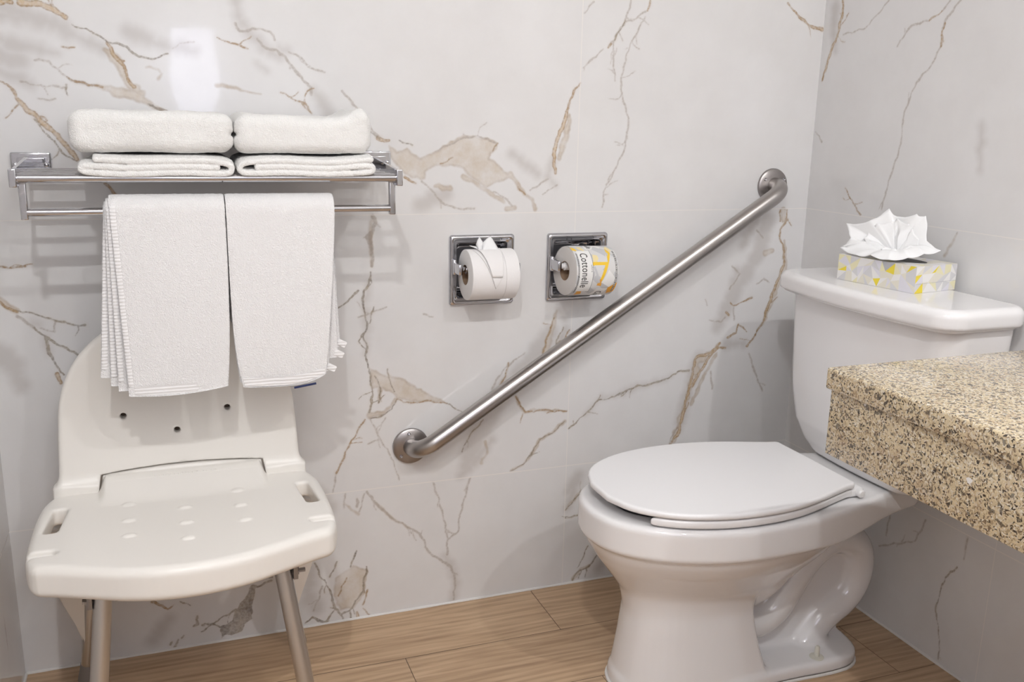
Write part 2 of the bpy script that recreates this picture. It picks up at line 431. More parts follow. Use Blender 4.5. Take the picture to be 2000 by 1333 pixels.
def tile_mat(name, axis):
    m = mat(name, (.8, .79, .78), .09); g = N(m); p = g.pos()
    sx = g.n('SeparateXYZ', i_0=p); U = sx.outputs[axis]; Z = sx.outputs[2]
    n1 = noise_n(g, p, 170., 3.); n2 = noise_n(g, p, 38., 4.); n3 = noise_n(g, p, 9., 4., .6)
    nf = g.m('ADD', g.m('MULTIPLY', n2, .6), g.m('MULTIPLY', n1, .4)); n4 = noise_n(g, p, 22., 5., .65)
    var = g.n('MapRange', i_0=n4, i_1=.36, i_2=.62, i_3=.35, i_4=1.).outputs[0]
    def field(a, jit, soft, nz):
        f = g.n('Attribute', attribute_name=a).outputs['Fac']
        v = g.m('SUBTRACT', g.m('MULTIPLY_ADD', nz, jit, .0005 - jit / 2), f)
        return g.n('MapRange', i_0=v, i_1=-soft, i_2=soft, interpolation_type='SMOOTHSTEP').outputs[0]
    base = g.mix(g.n('MapRange', i_0=n3, i_1=.35, i_2=.75).outputs[0], (.775, .765, .76), (.735, .722, .715))
    c = base
    c = g.mix(g.m('MULTIPLY', field('wash_grey', .020, .013, n3), .46), c, (.45, .41, .38))
    fil = g.n('MapRange', i_0=n1, i_1=.36, i_2=.60, i_3=.60, i_4=1.).outputs[0]
    def edge(a, lo=-.0030, hi=-.0004): return g.n('MapRange', i_0=g.m('ADD', g.n('Attribute', attribute_name=a).outputs['Fac'], g.m('MULTIPLY', g.m('SUBTRACT', n1, .5), .002)), i_1=lo, i_2=hi).outputs[0]
    for a_, k_ in (('gold', .30), ('dark', .24), ('pale', .16)): c = g.mix(g.m('MULTIPLY', field(a_, .016, .0055, n2), k_), c, (.60, .52, .45))
    c = g.mix(g.m('MULTIPLY', g.m('MULTIPLY', field('wash_tan', .009, .003, n2), var), .80), c, g.mix(edge('wash_tan', -.006, -.0006), g.mix(n2, (.56, .47, .36), (.66, .58, .49)), g.mix(n2, (.36, .27, .18), (.52, .42, .32))))
    c = g.mix(g.m('MULTIPLY', g.m('MULTIPLY', field('pale', .0062, .0017, nf), fil), .66), c, (.40, .35, .31))
    c = g.mix(g.m('MULTIPLY', g.m('MULTIPLY', field('gold', .0062,  .0013, nf), g.m('MULTIPLY', fil, g.m('ADD', g.m('MULTIPLY', var, .5), .5))), .95), c, g.mix(edge('gold'), (.60, .45, .28), g.mix(n1, (.25, .15, .07), (.42, .27, .13))))
    c = g.mix(g.m('MULTIPLY', g.m('MULTIPLY', field('dark', .0058, .0010, nf), g.m('MULTIPLY', fil, g.m('ADD', g.m('MULTIPLY', var, .5), .5))), .92), c, g.mix(g.n('MapRange', i_0=n2, i_1=.35, i_2=.65).outputs[0], (.20, .17, .145), (.36, .30, .22)))
    # thin grout joints of the 60 x 120 cm tiles
    def line(c0, v, w0): return g.m('LESS_THAN', g.m('ABSOLUTE', g.m('SUBTRACT', v, c0)), w0)
    gr = g.m('MAXIMUM', line(.309, Z, .0012), line(.909, Z, .0009))
    for u in ((-.621,) if axis == 0 else (-.664, -1.864)): gr = g.m('MAXIMUM', gr, line(u, U, .0009))
    c = g.mix(g.m('MULTIPLY', gr, .75), c, (.80, .765, .73))
    g.l(c, g.b.inputs['Base Color'])
    g.l(g.m('ADD', g.m('MULTIPLY', gr, .4), .045), g.b.inputs['Roughness'])
    return m
M_BACK = tile_mat('marble_tile_back', 0); M_SIDE = tile_mat('marble_tile_side', 1)
M_CHROME = mat('chrome', (.56, .56, .585), .05, 1); M_STEEL = mat('brushed_steel', (.46, .435, .42), .30, 1); M_FLANGE = mat('satin_steel', (.36, .335, .325), .34, 1)
g = N(M_STEEL); tc = g.n('TexCoord').outputs['Object']
M_ALU = mat('anodised_aluminium', (.62, .60, .58), .34, 1); M_BOLT = mat('zinc_bolt', (.32, .32, .34), .35, 1)
M_PORC = mat('porcelain', (.86, .845, .845), .07, 0, .5, Coat_Weight=.3, Coat_Roughness=.03)
M_LID = mat('lid_plastic', (.89, .88, .885), .22); M_CREAM = mat('cream_plastic', (.87, .835, .785), .36)
M_CAULK = mat('white_caulk', (.78, .76, .73), .5); M_PAPER = mat('tissue_paper', (.86, .84, .83), .9, 0, .1); M_CARD = mat('cardboard_core', (.33, .22, .14), .9)
M_TISSUE = mat('facial_tissue', (.90, .90, .90), .9, 0, .1, Subsurface_Weight=0.)
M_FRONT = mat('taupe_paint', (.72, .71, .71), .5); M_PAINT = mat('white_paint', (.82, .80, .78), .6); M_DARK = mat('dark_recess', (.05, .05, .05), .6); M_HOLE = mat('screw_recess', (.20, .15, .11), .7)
M_BOLTCAP = mat('bolt_cap', (.72, .70, .62), .35)
g = N(M_PAPER); p = g.n('TexCoord').outputs['Object']; g.bump(noise_n(g, p, 420., 2.), .25, .001)
def towel_mat(name, col):
    m = mat(name, col, .95, 0, .08); g = N(m); p = g.pos()
    v = g.n('TexVoronoi', i_Vector=g.n('VectorMath', operation='ADD', i_0=p, i_1=g.n('VectorMath', operation='SCALE', i_0=g.n('TexNoise', i_Vector=p, i_Scale=90.).outputs['Color'], i_Scale=.012).outputs[0]).outputs[0], i_Scale=560.).outputs[0]
    n = noise_n(g, p, 260., 3.); h = g.m('ADD', v, g.m('MULTIPLY', n, 1.4))
    g.bump(h, .62, .0015)
    b = g.b; b.inputs['Sheen Weight'].default_value = .25; b.inputs['Sheen Roughness'].default_value = .5
    return m
M_TOWEL = towel_mat('terry_cloth', (.875, .86, .855)); M_TOWEL2 = towel_mat('terry_cloth_cream', (.90, .89, .865))
def hem_mat():
    m = mat('woven_hem', (.88, .865, .86), .85, 0, .1); g = N(m); p = g.n('TexCoord').outputs['UV']
    wv = g.n('TexWave', i_Vector=g.pos(), i_Scale=55., i_Distortion=1.5, bands_direction='Z'); g.bump(wv.outputs[1], .5, .0015); return m
M_HEM = hem_mat(); M_NAVY = mat('navy_tag', (.02, .03, .10), .7)
def floor_mat():
    m = mat('oak_plank_tile', (.4, .28, .18), .33); g = N(m); p = g.pos()
    r = g.n('Attribute', attribute_name='plank').outputs['Fac']
    off = g.n('CombineXYZ', i_0=g.m('MULTIPLY', r, 7.3), i_1=g.m('MULTIPLY', r, 3.1), i_2=g.m('MULTIPLY', r, 11.))
    q = g.n('VectorMath', operation='ADD', i_0=p, i_1=off.outputs[0]).outputs[0]
    st = g.n('VectorMath', operation='MULTIPLY', i_0=q, i_1=(1.6, 22., 1.)).outputs[0]
    st2 = g.n('VectorMath', operation='MULTIPLY', i_0=q, i_1=(3., 90., 1.)).outputs[0]
    st3 = g.n('VectorMath', operation='MULTIPLY', i_0=q, i_1=(1.1, 7., 1.)).outputs[0]
    a = noise_n(g, st, 1.6, 5., .6, 1.2); b = noise_n(g, st2, 2.2, 3., .6, .4); c = noise_n(g, st3, 1.4, 3., .5, .8)
    wv = g.n('TexWave', i_Vector=st3, i_Scale=2.6, i_Distortion=7., i_Detail=3., bands_direction='Y').outputs[1]
    cr_ = g.n('ValToRGB', i_0=g.m('ADD', g.m('ADD', g.m('MULTIPLY', a, .55), g.m('MULTIPLY', b, .22)), g.m('ADD', g.m('MULTIPLY', c, .16), g.m('MULTIPLY', wv, .10))))
    e = cr_.color_ramp.elements; e[0].position = .34; e[0].color = (.34, .215, .125, 1); e[1].position = .72; e[1].color = (.68, .49, .32, 1)
    k = e.new(.53); k.color = (.53, .36, .22, 1)
    col = g.mix(g.m('MULTIPLY', r, .22), cr_.outputs[0], (.62, .44, .28))
    g.l(col, g.b.inputs['Base Color']); g.bump(a, .12, .001)
    return m
M_FLOOR = floor_mat(); M_FGROUT = mat('floor_joint', (.16, .11, .08), .8)
def granite():
    m = mat('speckled_granite', (.6, .5, .38), .13); g = N(m); p = g.n('TexCoord').outputs['Object']
    d = g.n('TexNoise', i_Vector=p, i_Scale=140., i_Detail=2.).outputs['Color']
    q = g.n('VectorMath', operation='ADD', i_0=p, i_1=g.n('VectorMath', operation='SCALE', i_0=d, i_Scale=.010).outputs[0]).outputs[0]
    v = g.n('TexVoronoi', i_Vector=q, i_Scale=450.).outputs['Color']; r = g.n('SeparateColor', i_0=v).outputs[0]
    cr_ = g.n('ValToRGB', i_0=r); cr_.color_ramp.interpolation = 'CONSTANT'; e = cr_.color_ramp.elements
    e[0].position = 0; e[0].color = (.055, .042, .032, 1); e[1].position = .10; e[1].color = (.22, .155, .10, 1)
    for ps, c in ((.20, (.42, .32, .20, 1)), (.32, (.62, .50, .32, 1)), (.62, (.70, .58, .38, 1)), (.80, (.66, .58, .45, 1)), (.93, (.78, .72, .60, 1))):
        k = e.new(ps); k.color = c
    big = noise_n(g, p, 45., 3.)
    c = g.mix(g.m('MULTIPLY', g.m('GREATER_THAN', big, .62), .30), cr_.outputs[0], (.45, .30, .18))
    v2 = g.n('TexVoronoi', i_Vector=q, i_Scale=250.).outputs['Color']; r2 = g.n('SeparateColor', i_0=v2).outputs[1]
    c = g.mix(g.m('MULTIPLY', g.m('GREATER_THAN', r2, .91), .75), c, (.075, .06, .05))
    g.l(c, g.b.inputs['Base Color']); return m
M_GRAN = granite()
def emis(name, col, st):
    m = mat(name, (.9, .9, .9), .4); b = m.node_tree.nodes['Principled BSDF']
    b.inputs['Emission Color'].default_value = (*col, 1); b.inputs['Emission Strength'].default_value = st; return m
# ---------------------------------------------------------------- room shell
random.seed(4)
HOLES = [(-.898, -.782, .722, .853), (-.673, -.557, .721, .852)]
def marble_wall(name, axis, u0, u1, z0, z1, h, veins, mt, face, holes=()):
    nu, nz = int(round((u1 - u0) / h)) + 1, int(round((z1 - z0) / h)) + 1
    us, zs = np.linspace(u0, u1, nu), np.linspace(z0, z1, nz)
    F = {k: np.full((nu, nz), .05, np.float32) for k in 'GDPTY'}
    rnd = random.Random(11)
    def dist(P, A, B, wa, wb):
        d = B - A; L2 = max(float(d @ d), 1e-12); t = np.clip(((P - A) @ d) / L2, 0, 1)
        return np.linalg.norm(P - A - t[..., None] * d, axis=-1) - (wa + (wb - wa) * t)
    for ln in veins.strip().splitlines():
        k, *v = ln.split(); v = [float(a) for a in v]
        if k in 'tk':
            pts = [(v[i] / 1000, v[i + 1] / 1000) for i in range(0, len(v), 2)]
            fr = []
            for a, b in zip(pts, pts[1:] + pts[:1]):
                a, b = np.array(a), np.array(b); L = np.linalg.norm(b - a); nn = max(1, int(L / .008)); pr = np.array((-(b - a)[1], (b - a)[0])) / max(L, 1e-6)
                for i in range(nn): fr.append(a + (b - a) * i / nn + (pr * rnd.uniform(-.0022, .0022) if i else 0))
            fr = np.array(fr); lo, hi = fr.min(0) - .02, fr.max(0) + .02
            iu = np.where((us >= lo[0]) & (us <= hi[0]))[0]; iz = np.where((zs >= lo[1]) & (zs <= hi[1]))[0]
            if len(iu) == 0 or len(iz) == 0: continue
            gx, gz = np.meshgrid(us[iu], zs[iz], indexing='ij')
            d = poly2(np.stack([gx.ravel(), gz.ravel()], 1), fr).reshape(gx.shape)
            K = 'T' if k == 't' else 'D'
            if k == 'k': d = d + .0005
            sl = F[K][iu[0]:iu[-1] + 1, iz[0]:iz[-1] + 1]; np.minimum(sl, d, out=sl)
            continue
        pts = [(v[i] / 1000, v[i + 1] / 1000, v[i + 2] / 10000) for i in range(0, len(v), 3)]
        seq = []; amp = .0011 if k in 'GDP' else .002
        for a, b in zip(pts, pts[1:]):
            a, b = np.array(a), np.array(b); L = np.linalg.norm((b - a)[:2]); nn = max(1, int(L / .007))
            pr = np.array((-(b - a)[1], (b - a)[0], 0)) / max(L, 1e-6)
            ph = rnd.uniform(0, 6)
            for i in range(nn):
                t = i / nn; e = math.sin(PI * t)
                q = a + (b - a) * t + pr * e * (rnd.uniform(-amp, amp) + .0018 * math.sin(ph + t * L * 160))
                q[2] *= rnd.uniform(.7, 1.25); seq.append(q)
        seq.append(np.array(pts[-1]))
        segs = list(zip(seq, seq[1:]))
        if k in 'GDP' and len(seq) > 6:
            for i in range(2, len(seq) - 2):
                if rnd.random() < .12:
                    d_ = seq[i + 1] - seq[i - 1]; an = math.atan2(d_[1], d_[0]) + rnd.choice((-1, 1)) * rnd.uniform(.35, 1.0) + (PI if rnd.random() < .35 else 0); q = seq[i].copy(); q[2] = min(q[2] * .5, .0009)
                    for _ in range(rnd.randint(2, 6)):
                        an += rnd.uniform(-.5, .5); ln_ = rnd.uniform(.004, .008); r_ = q + np.array((math.cos(an) * ln_, math.sin(an) * ln_, 0)); r_[2] = max(.0002, q[2] * .85); segs.append((q, r_)); q = r_
        for a, b in segs:
            pad = .02 + max(a[2], b[2])
            iu = np.where((us >= min(a[0], b[0]) - pad) & (us <= max(a[0], b[0]) + pad))[0]; iz = np.where((zs >= min(a[1], b[1]) - pad) & (zs <= max(a[1], b[1]) + pad))[0]
            if len(iu) == 0 or len(iz) == 0: continue
            P = np.stack(np.meshgrid(us[iu], zs[iz], indexing='ij'), -1)
            d = dist(P, a[:2], b[:2], a[2], b[2]); sl = F[k][iu[0]:iu[-1] + 1, iz[0]:iz[-1] + 1]; np.minimum(sl, d, out=sl)
    gx, gz = np.meshgrid(us, zs, indexing='ij')
    V = np.zeros((nu, nz, 3), np.float32); V[..., axis] = gx; V[..., 1 - axis] = face; V[..., 2] = gz
    i = np.arange(nu * nz).reshape(nu, nz); Q = np.stack([i[:-1, :-1], i[1:, :-1], i[1:, 1:], i[:-1, 1:]], -1).reshape(-1, 4)
    if holes:
        cx = ((gx[:-1, :-1] + gx[1:, 1:]) / 2).ravel(); cz = ((gz[:-1, :-1] + gz[1:, 1:]) / 2).ravel(); keep = np.ones(len(Q), bool)
        for a, b, c, d in holes: keep &= ~((cx > a) & (cx < b) & (cz > c) & (cz < d))
        Q = Q[keep]
    if axis == 1: Q = Q[:, ::-1]
    o = fast(name, V.reshape(-1, 3), Q, mt, smooth=False)
    for k, nm in zip('GDPTY', ('gold', 'dark', 'pale', 'wash_tan', 'wash_grey')):
        a = o.data.attributes.new(nm, 'FLOAT', 'POINT'); a.data.foreach_set('value', F[k].ravel())
    tag(o, kind='structure'); return o
marble_wall('wall_back', 0, XL, XR, 0, 1.44, .0022, VB, M_BACK, 0., HOLES)
marble_wall('wall_right', 1, -.9, 0., 0, 1.44, .0025, VR, M_SIDE, XR)
def plane(name, pts, m):
    o = pymesh(name, pts, [tuple(range(len(pts)))], m, None, False); tag(o, kind='structure')
    for nm in ('gold', 'dark', 'pale', 'wash_tan', 'wash_grey'):
        a = o.data.attributes.new(nm, 'FLOAT', 'POINT'); a.data.foreach_set('value', [.05] * len(o.data.vertices))
    return o
plane('wall_back_upper', [(XL, 0, 1.44), (XR, 0, 1.44), (XR, 0, CEIL), (XL, 0, CEIL)], M_BACK)
o = plane('wall_right_rest', [(XR, -.9, 0), (XR, YF, 0), (XR, YF, CEIL), (XR, 0, CEIL), (XR, 0, 1.44), (XR, -.9, 1.44)], M_SIDE)
VL = """Y -300 100 300 -350 500 250 -500 900 100
P -250 0 10 -300 300 12 -330 600 10
P -120 0 8 -150 250 14 -220 420 8"""
marble_wall('wall_left', 1, YF, 0., 0, CEIL, .02, VL, M_SIDE, XL)
plane('wall_front', [(XR, YF, 0), (XL, YF, 0), (XL, YF, CEIL), (XR, YF, CEIL)], M_FRONT)
plane('ceiling', [(XL, 0, CEIL), (XR, 0, CEIL), (XR, YF, CEIL), (XL, YF, CEIL)], M_PAINT)
# floor of wood-look planks
fv, ff, fm, fa = [], [], [], []
def quad(x0, y0, x1, y1, z, mi, r):
    k = len(fv); fv.extend([(x0, y0, z), (x1, y0, z), (x1, y1, z), (x0, y1, z)]); ff.append((k, k + 1, k + 2, k + 3)); fm.append(mi); fa.extend([r] * 4)
quad(XL, YF, XR, 0, -.0016, 1, 0)
rows = [[-1.256, -.706], [-1.061, -.33], [-1.45, -.695, -.1], [-1.2, -.4]]
yy = 0; k = 0
while yy > YF:
    y1 = max(yy - .189, YF); xs = [XL] + [x for x in rows[k % 4] if XL < x < XR] + [XR]
    for a, b in zip(xs, xs[1:]): quad(a + .0007, y1 + .0007, b - .0007, yy - .0007, 0, 0, random.random())
    yy = y1; k += 1
fl = pymesh('floor', fv, ff, [M_FLOOR, M_FGROUT], None, False, fm); a = fl.data.attributes.new('plank', 'FLOAT', 'POINT'); a.data.foreach_set('value', fa); tag(fl, kind='structure')
def bead(name, a, b):
    mb = MB(); n = 60; A, B = Vector(a), Vector(b); mb.tube([A.lerp(B, i / n) for i in range(n + 1)], .003, 8, rs=[.0034 + .0007 * math.sin(i * 2.1) * math.sin(i * .7) for i in range(n + 1)])
    tag(mb.build(name, M_CAULK), kind='structure')
bead('trim_1', (XL + .003, -.001, .0008), (XR - .003, -.001, .0008)); bead('trim_2', (XR - .001, -.004, .0008), (XR - .001, YF + .01, .0008)); bead('trim_3', (XL + .001, -.004, .0008), (XL + .001, YF + .01, .0008))
# ---------------------------------------------------------------- lamps
LAMPS = [(-1.64, -2.02, 15.8, 'round recessed ceiling light nearest the left wall'), (-.98, -2.02, 6.2, 'round recessed ceiling light in the middle of the ceiling row'), (-.26, -2.02, 10.3, 'round recessed ceiling light nearest the right wall')]
for i, (x, y, pw, lab) in enumerate(LAMPS):
    t = thing('ceiling_downlight', (x, y, CEIL), lab, 'ceiling light', 'round recessed ceiling lights')
    mb = MB(); mb.lathe([(0, .085), (.006, .085), (.008, .082), (.008, .068), (.001, .066)], (x, y, CEIL), (0, 0, -1)); mb.build('trim_ring', M_PAINT, t)
    mb = MB(); mb.lathe([(.003, .066), (.0035, .0001)], (x, y, CEIL), (0, 0, -1)); mb.build('diffuser', emis('downlight_glass_%d' % i, (.982, .993, 1.), 8), t)
    ld = bpy.data.lights.new('downlight_bulb', 'AREA'); ld.shape = 'DISK'; ld.size = .06; ld.energy = pw; ld.color = (.982, .993, 1.)
    lo = bpy.data.objects.new('downlight_bulb', ld); COL.objects.link(lo); lo.parent = t; lo.location = (0, 0, -.013)
t = thing('wall_lamp', (-1.33, YF, 1.27), 'frosted glass wall lamp on the wall behind the camera', 'lamp')
mb = MB(); mb.box((-1.38, YF + .001, .99), (-1.28, YF + .02, 1.09), .006); mb.build('wall_plate', M_CHROME, t)
mb = MB(); mb.tube([(-1.33, YF + .015, 1.03), (-1.33, YF + .12, 1.03), (-1.33, YF + .13, 1.035), (-1.33, YF + .13, 1.062)], .009); mb.build('arm', M_CHROME, t)
mb = MB(); LY = YF + .13
mb.lathe([(0, .0), (0, .052), (.05, .062), (.12, .088), (.19, .097), (.26, .086), (.36, .078), (.372, .085), (.372, .0)], (-1.33, LY, 1.06), (0, 0, 1), 48); mb.build('lamp_shade', emis('frosted_glass', (.78, .80, 1.), 5.6), t)
# ---------------------------------------------------------------- toilet
TY = -.415
toi = thing('toilet', (-.42, TY, 0), 'white two-piece porcelain toilet with closed seat lid against the right wall', 'toilet')
egg = [(-.300, -.128), (-.345, -.158), (-.42, -.183), (-.52, -.188), (-.62, -.165), (-.70, -.115), (-.748, -.045)]
egg = egg + [(x, -y) for x, y in egg[::-1]]
rimp = chaikin([(-.03, .105), (-.03, -.105), (-.13, -.115), (-.24, -.150), (-.36, -.180), (-.45, -.190), (-.55, -.188), (-.65, -.158), (-.725, -.108), (-.765, -.045), (-.765, .045), (-.725, .108), (-.65, .158), (-.55, .188), (-.45, .190), (-.36, .180), (-.24, .150), (-.13, .115)], 3)
bowlp = chaikin([(-.24, -.12), (-.33, -.170), (-.45, -.188), (-.55, -.186), (-.65, -.156), (-.725, -.106), (-.763, -.045), (-.763, .045), (-.725, .106), (-.65, .156), (-.55, .186), (-.45, .188), (-.33, .170), (-.24, .12)], 3)
footp = chaikin([(-.688, -.02), (-.672, -.060), (-.615, -.098), (-.50, -.110), (-.34, -.104), (-.24, -.110), (-.175, -.103), (-.140, -.06), (-.140, .06), (-.175, .103), (-.24, .110), (-.34, .104), (-.50, .110), (-.615, .098), (-.672, .060), (-.688, .02)], 2)
pedp = chaikin([(-.690, -.02), (-.676, -.062), (-.62, -.102), (-.53, -.114), (-.43, -.110), (-.362, -.104), (-.362, .104), (-.43, .110), (-.53, .114), (-.62, .102), (-.676, .062), (-.690, .02)], 2)
m_rim = Map2(lambda P: poly2(P, rimp), (-.85, -.27), (.05, .27)); m_bowl = Map2(lambda P: poly2(P, bowlp), (-.85, -.27), (.05, .27))
m_foot = Map2(lambda P: poly2(P, footp), (-.85, -.27), (.05, .27)); m_ped = Map2(lambda P: poly2(P, pedp), (-.85, -.27), (.05, .27))
RZ = .397
trap = chaikin([(-.44, .098), (-.375, .086), (-.325, .108), (-.287, .172), (-.252, .225), (-.190, .262), (-.122, .236), (-.110, .165), (-.140, .108), (-.195, .078), (-.235, .030)], 3, False)
def smi(xs, ys, wd=.012):
    g_ = np.linspace(-1, 1, 2001); v_ = np.interp(g_, xs, ys); k_ = np.exp(-.5 * (np.arange(-40, 41) / (wd * 1000)) ** 2); k_ /= k_.sum()
    v_ = np.convolve(np.pad(v_, 40, mode='edge'), k_, 'valid'); return lambda x: np.interp(x, g_, v_)
s_ins = smi([0, .13, .155, .18, .21, .245, .285, .315, .34, .5], [.2, .155, .125, .106, .090, .064, .032, .013, .004, 0.], .007)
s_zb = smi([-.76, -.45, -.30, -.17, -.03], [.332, .332, .325, .340, .352], .02)
s_tap = smi([0, .03, .10, .18, .26, .34], [.0, .006, .016, .024, .026, .02], .010)
def f_bowl(P):
    x, y, z = P[:, 0], P[:, 1] - TY, P[:, 2]
    d2 = m_rim(x, y)
    zb = s_zb(x)
    rim = rext(d2, np.maximum(z - RZ, zb - z), .0105)
    ins = s_ins(z)
    bl = np.maximum((m_bowl(x + np.clip((.30 - z) * .05, 0, .02), y) + ins) * .80, z - .36)
    bl = np.maximum(bl, .10 - z)
    taper = s_tap(z)
    px = np.where(x > -.5, (x + .5) * np.interp(z, [0, .2], [1., 1.55]) - .5, x)
    pd = np.maximum(m_ped(px, y) + taper, z - .25)
    body = smin(bl, pd, .022)
    # trapway
    Q = np.stack([x, z], 1); dt = np.full(len(P), 1e9)
    for a, b in zip(trap, trap[1:]): dt = np.minimum(dt, segd(Q, a, b))
    tr = np.hypot(dt, y * .80) - .0375
    web = np.maximum(np.maximum(np.abs(y) - .016, np.maximum(x + .115, -.47 - x)), np.maximum(z - .25, -z))
    web = np.maximum(web, (x + .115) * .8 + np.abs(z - .17) * .25 - .0)
    tr = smin(tr, web, .010)
    back = np.maximum(np.maximum(np.abs(y) - np.interp(x, [-.40, -.2, -.1], [.075, .06, .045]), np.maximum(x + .20, -.40 - x)), np.maximum(z - .36, .272 - z))
    foot = rext(m_foot(x, y), np.maximum(z - .030, -z), .011)
    low = smin(tr, foot, .016); low = smin(low, back, .012)
    body = smin(body, low, .010)
    allb = smin(rim, body, .0045)
    hole = np.maximum(m_bowl(x, y) + np.interp(z, [.15, .22, .30, .345, .36, .45], [.16, .12, .075, .050, .060, .060]), .17 - z)
    return np.maximum(smax(allb, -hole, .012), -z)
V, Q = nets(f_bowl, (-.79, TY - .215, -.006), (-.015, TY + .215, .41), .0045)
fast('bowl', V, Q, M_PORC, toi)
# tank
def f_tank(P):
    x, y, z = P[:, 0], P[:, 1] - TY + .015, P[:, 2]
    hw = np.interp(z, [.40, .43, .47, .53, .60, .76], [.150, .178, .203, .219, .226, .236])
    fr = np.interp(z, [.40, .43, .47, .55, .76], [.165, .180, .190, .197, .203])
    bow = .022 * (y / .23) ** 2
    qy = np.abs(y) - hw + .04; qx = np.maximum(-(x) - fr + bow, x + .016) + .04
    a = np.hypot(np.maximum(qy, 0), np.maximum(qx, 0)) + np.minimum(np.maximum(qx, qy), 0) - .04
    return rext(a, np.maximum(z - .758, .399 - z), .010)
V, Q = nets(f_tank, (-.225, TY - .27, .39), (-.008, TY + .24, .765), .0055)
tank = fast('tank', V, Q, M_PORC, toi)
def f_tlid(P):
    x, y, z = P[:, 0], P[:, 1] - TY + .015, P[:, 2]
    bow = .026 * (y / .25) ** 2; e = np.interp(z, [.75, .757, .760, .79], [-.004, -.004, 0, 0])
    qy = np.abs(y) - .253 + .045 - e; qx = np.maximum(-x - .238 + bow - e, x + .012) + .045
    a = np.hypot(np.maximum(qy, 0), np.maximum(qx, 0)) + np.minimum(np.maximum(qx, qy), 0) - .045
    return rext(a, np.maximum(z - .795 + .0035 * (np.clip(np.abs(a) , 0, .02) < 0), .751 - z), .016)
V, Q = nets(f_tlid, (-.262, TY - .295, .742), (-.002, TY + .262, .803), .0042)
fast('tank_lid', V, Q, M_PORC, toi)
# seat and lid
lidp = chaikin([(-.742, -.035), (-.72, -.100), (-.66, -.150), (-.58, -.178), (-.50, -.186), (-.42, -.180), (-.35, -.160), (-.305, -.143), (-.270, -.131)], 2, False)
lidp = np.vstack([lidp, [(-.252, -.127), (-.246, -.121)], [(-.246, .121), (-.252, .127)], (lidp * [1, -1])[::-1]])
m_lid = Map2(lambda P: poly2(P, lidp), (-.80, -.24), (-.2, .24), .0015)
def f_lid(P):
    x, y, z = P[:, 0], P[:, 1] - TY, P[:, 2]; d = m_lid(x, y)
    top = .4315 - .0018 * ((y / .18) ** 2) + .0
    return rext(d, np.maximum(z - top, .4185 - z), .0048)
V, Q = nets(f_lid, (-.755, TY - .2, .412), (-.24, TY + .2, .438), .003)
fast('lid', V, Q, M_LID, toi)
def f_seat(P):
    x, y, z = P[:, 0], P[:, 1] - TY, P[:, 2]; d = m_lid(x, y) + .003
    d = smax(d, -(d + .062), .004)
    gap = np.maximum(np.abs(y) - .115 + np.clip(-.66 - x, -1, 0) * -.0, x + .655)
    d = smax(d, -gap, .006)
    return rext(d, np.maximum(z - .4165, .4005 - z), .005)
V, Q = nets(f_seat, (-.755, TY - .2, .396), (-.24, TY + .2, .421), .003)
fast('seat', V, Q, M_LID, toi)
for s in (-1, 1):
    mb = MB(); mb.box((-.262, TY + s * .108 - .016, .3985), (-.222, TY + s * .108 + .016, .4165), .006, 3)
    mb.lathe([(0, .0), (0, .0085), (.012, .0085), (.015, .006), (.0155, 0)], (-.236, TY + s * (.120), .4085), (0, s, 0), 24); mb.build('hinge', M_LID, toi)
    mb = MB(); mb.lathe([(.0, .015), (.002, .015), (.004, .008), (.004, .0055), (.024, .005), (.027, .003), (.027, 0)], (-.262, TY + s * .086, .0285), (0, 0, 1), 24); mb.build('floor_bolt', M_BOLTCAP, toi)
mb = MB(); mb.tube([(x * 1.006 - .0, y * 1.01 + TY, .0014) for x, y in np.vstack([footp, footp[:1]])], .0035, 8); mb.build('caulk_ring', M_CAULK, toi)
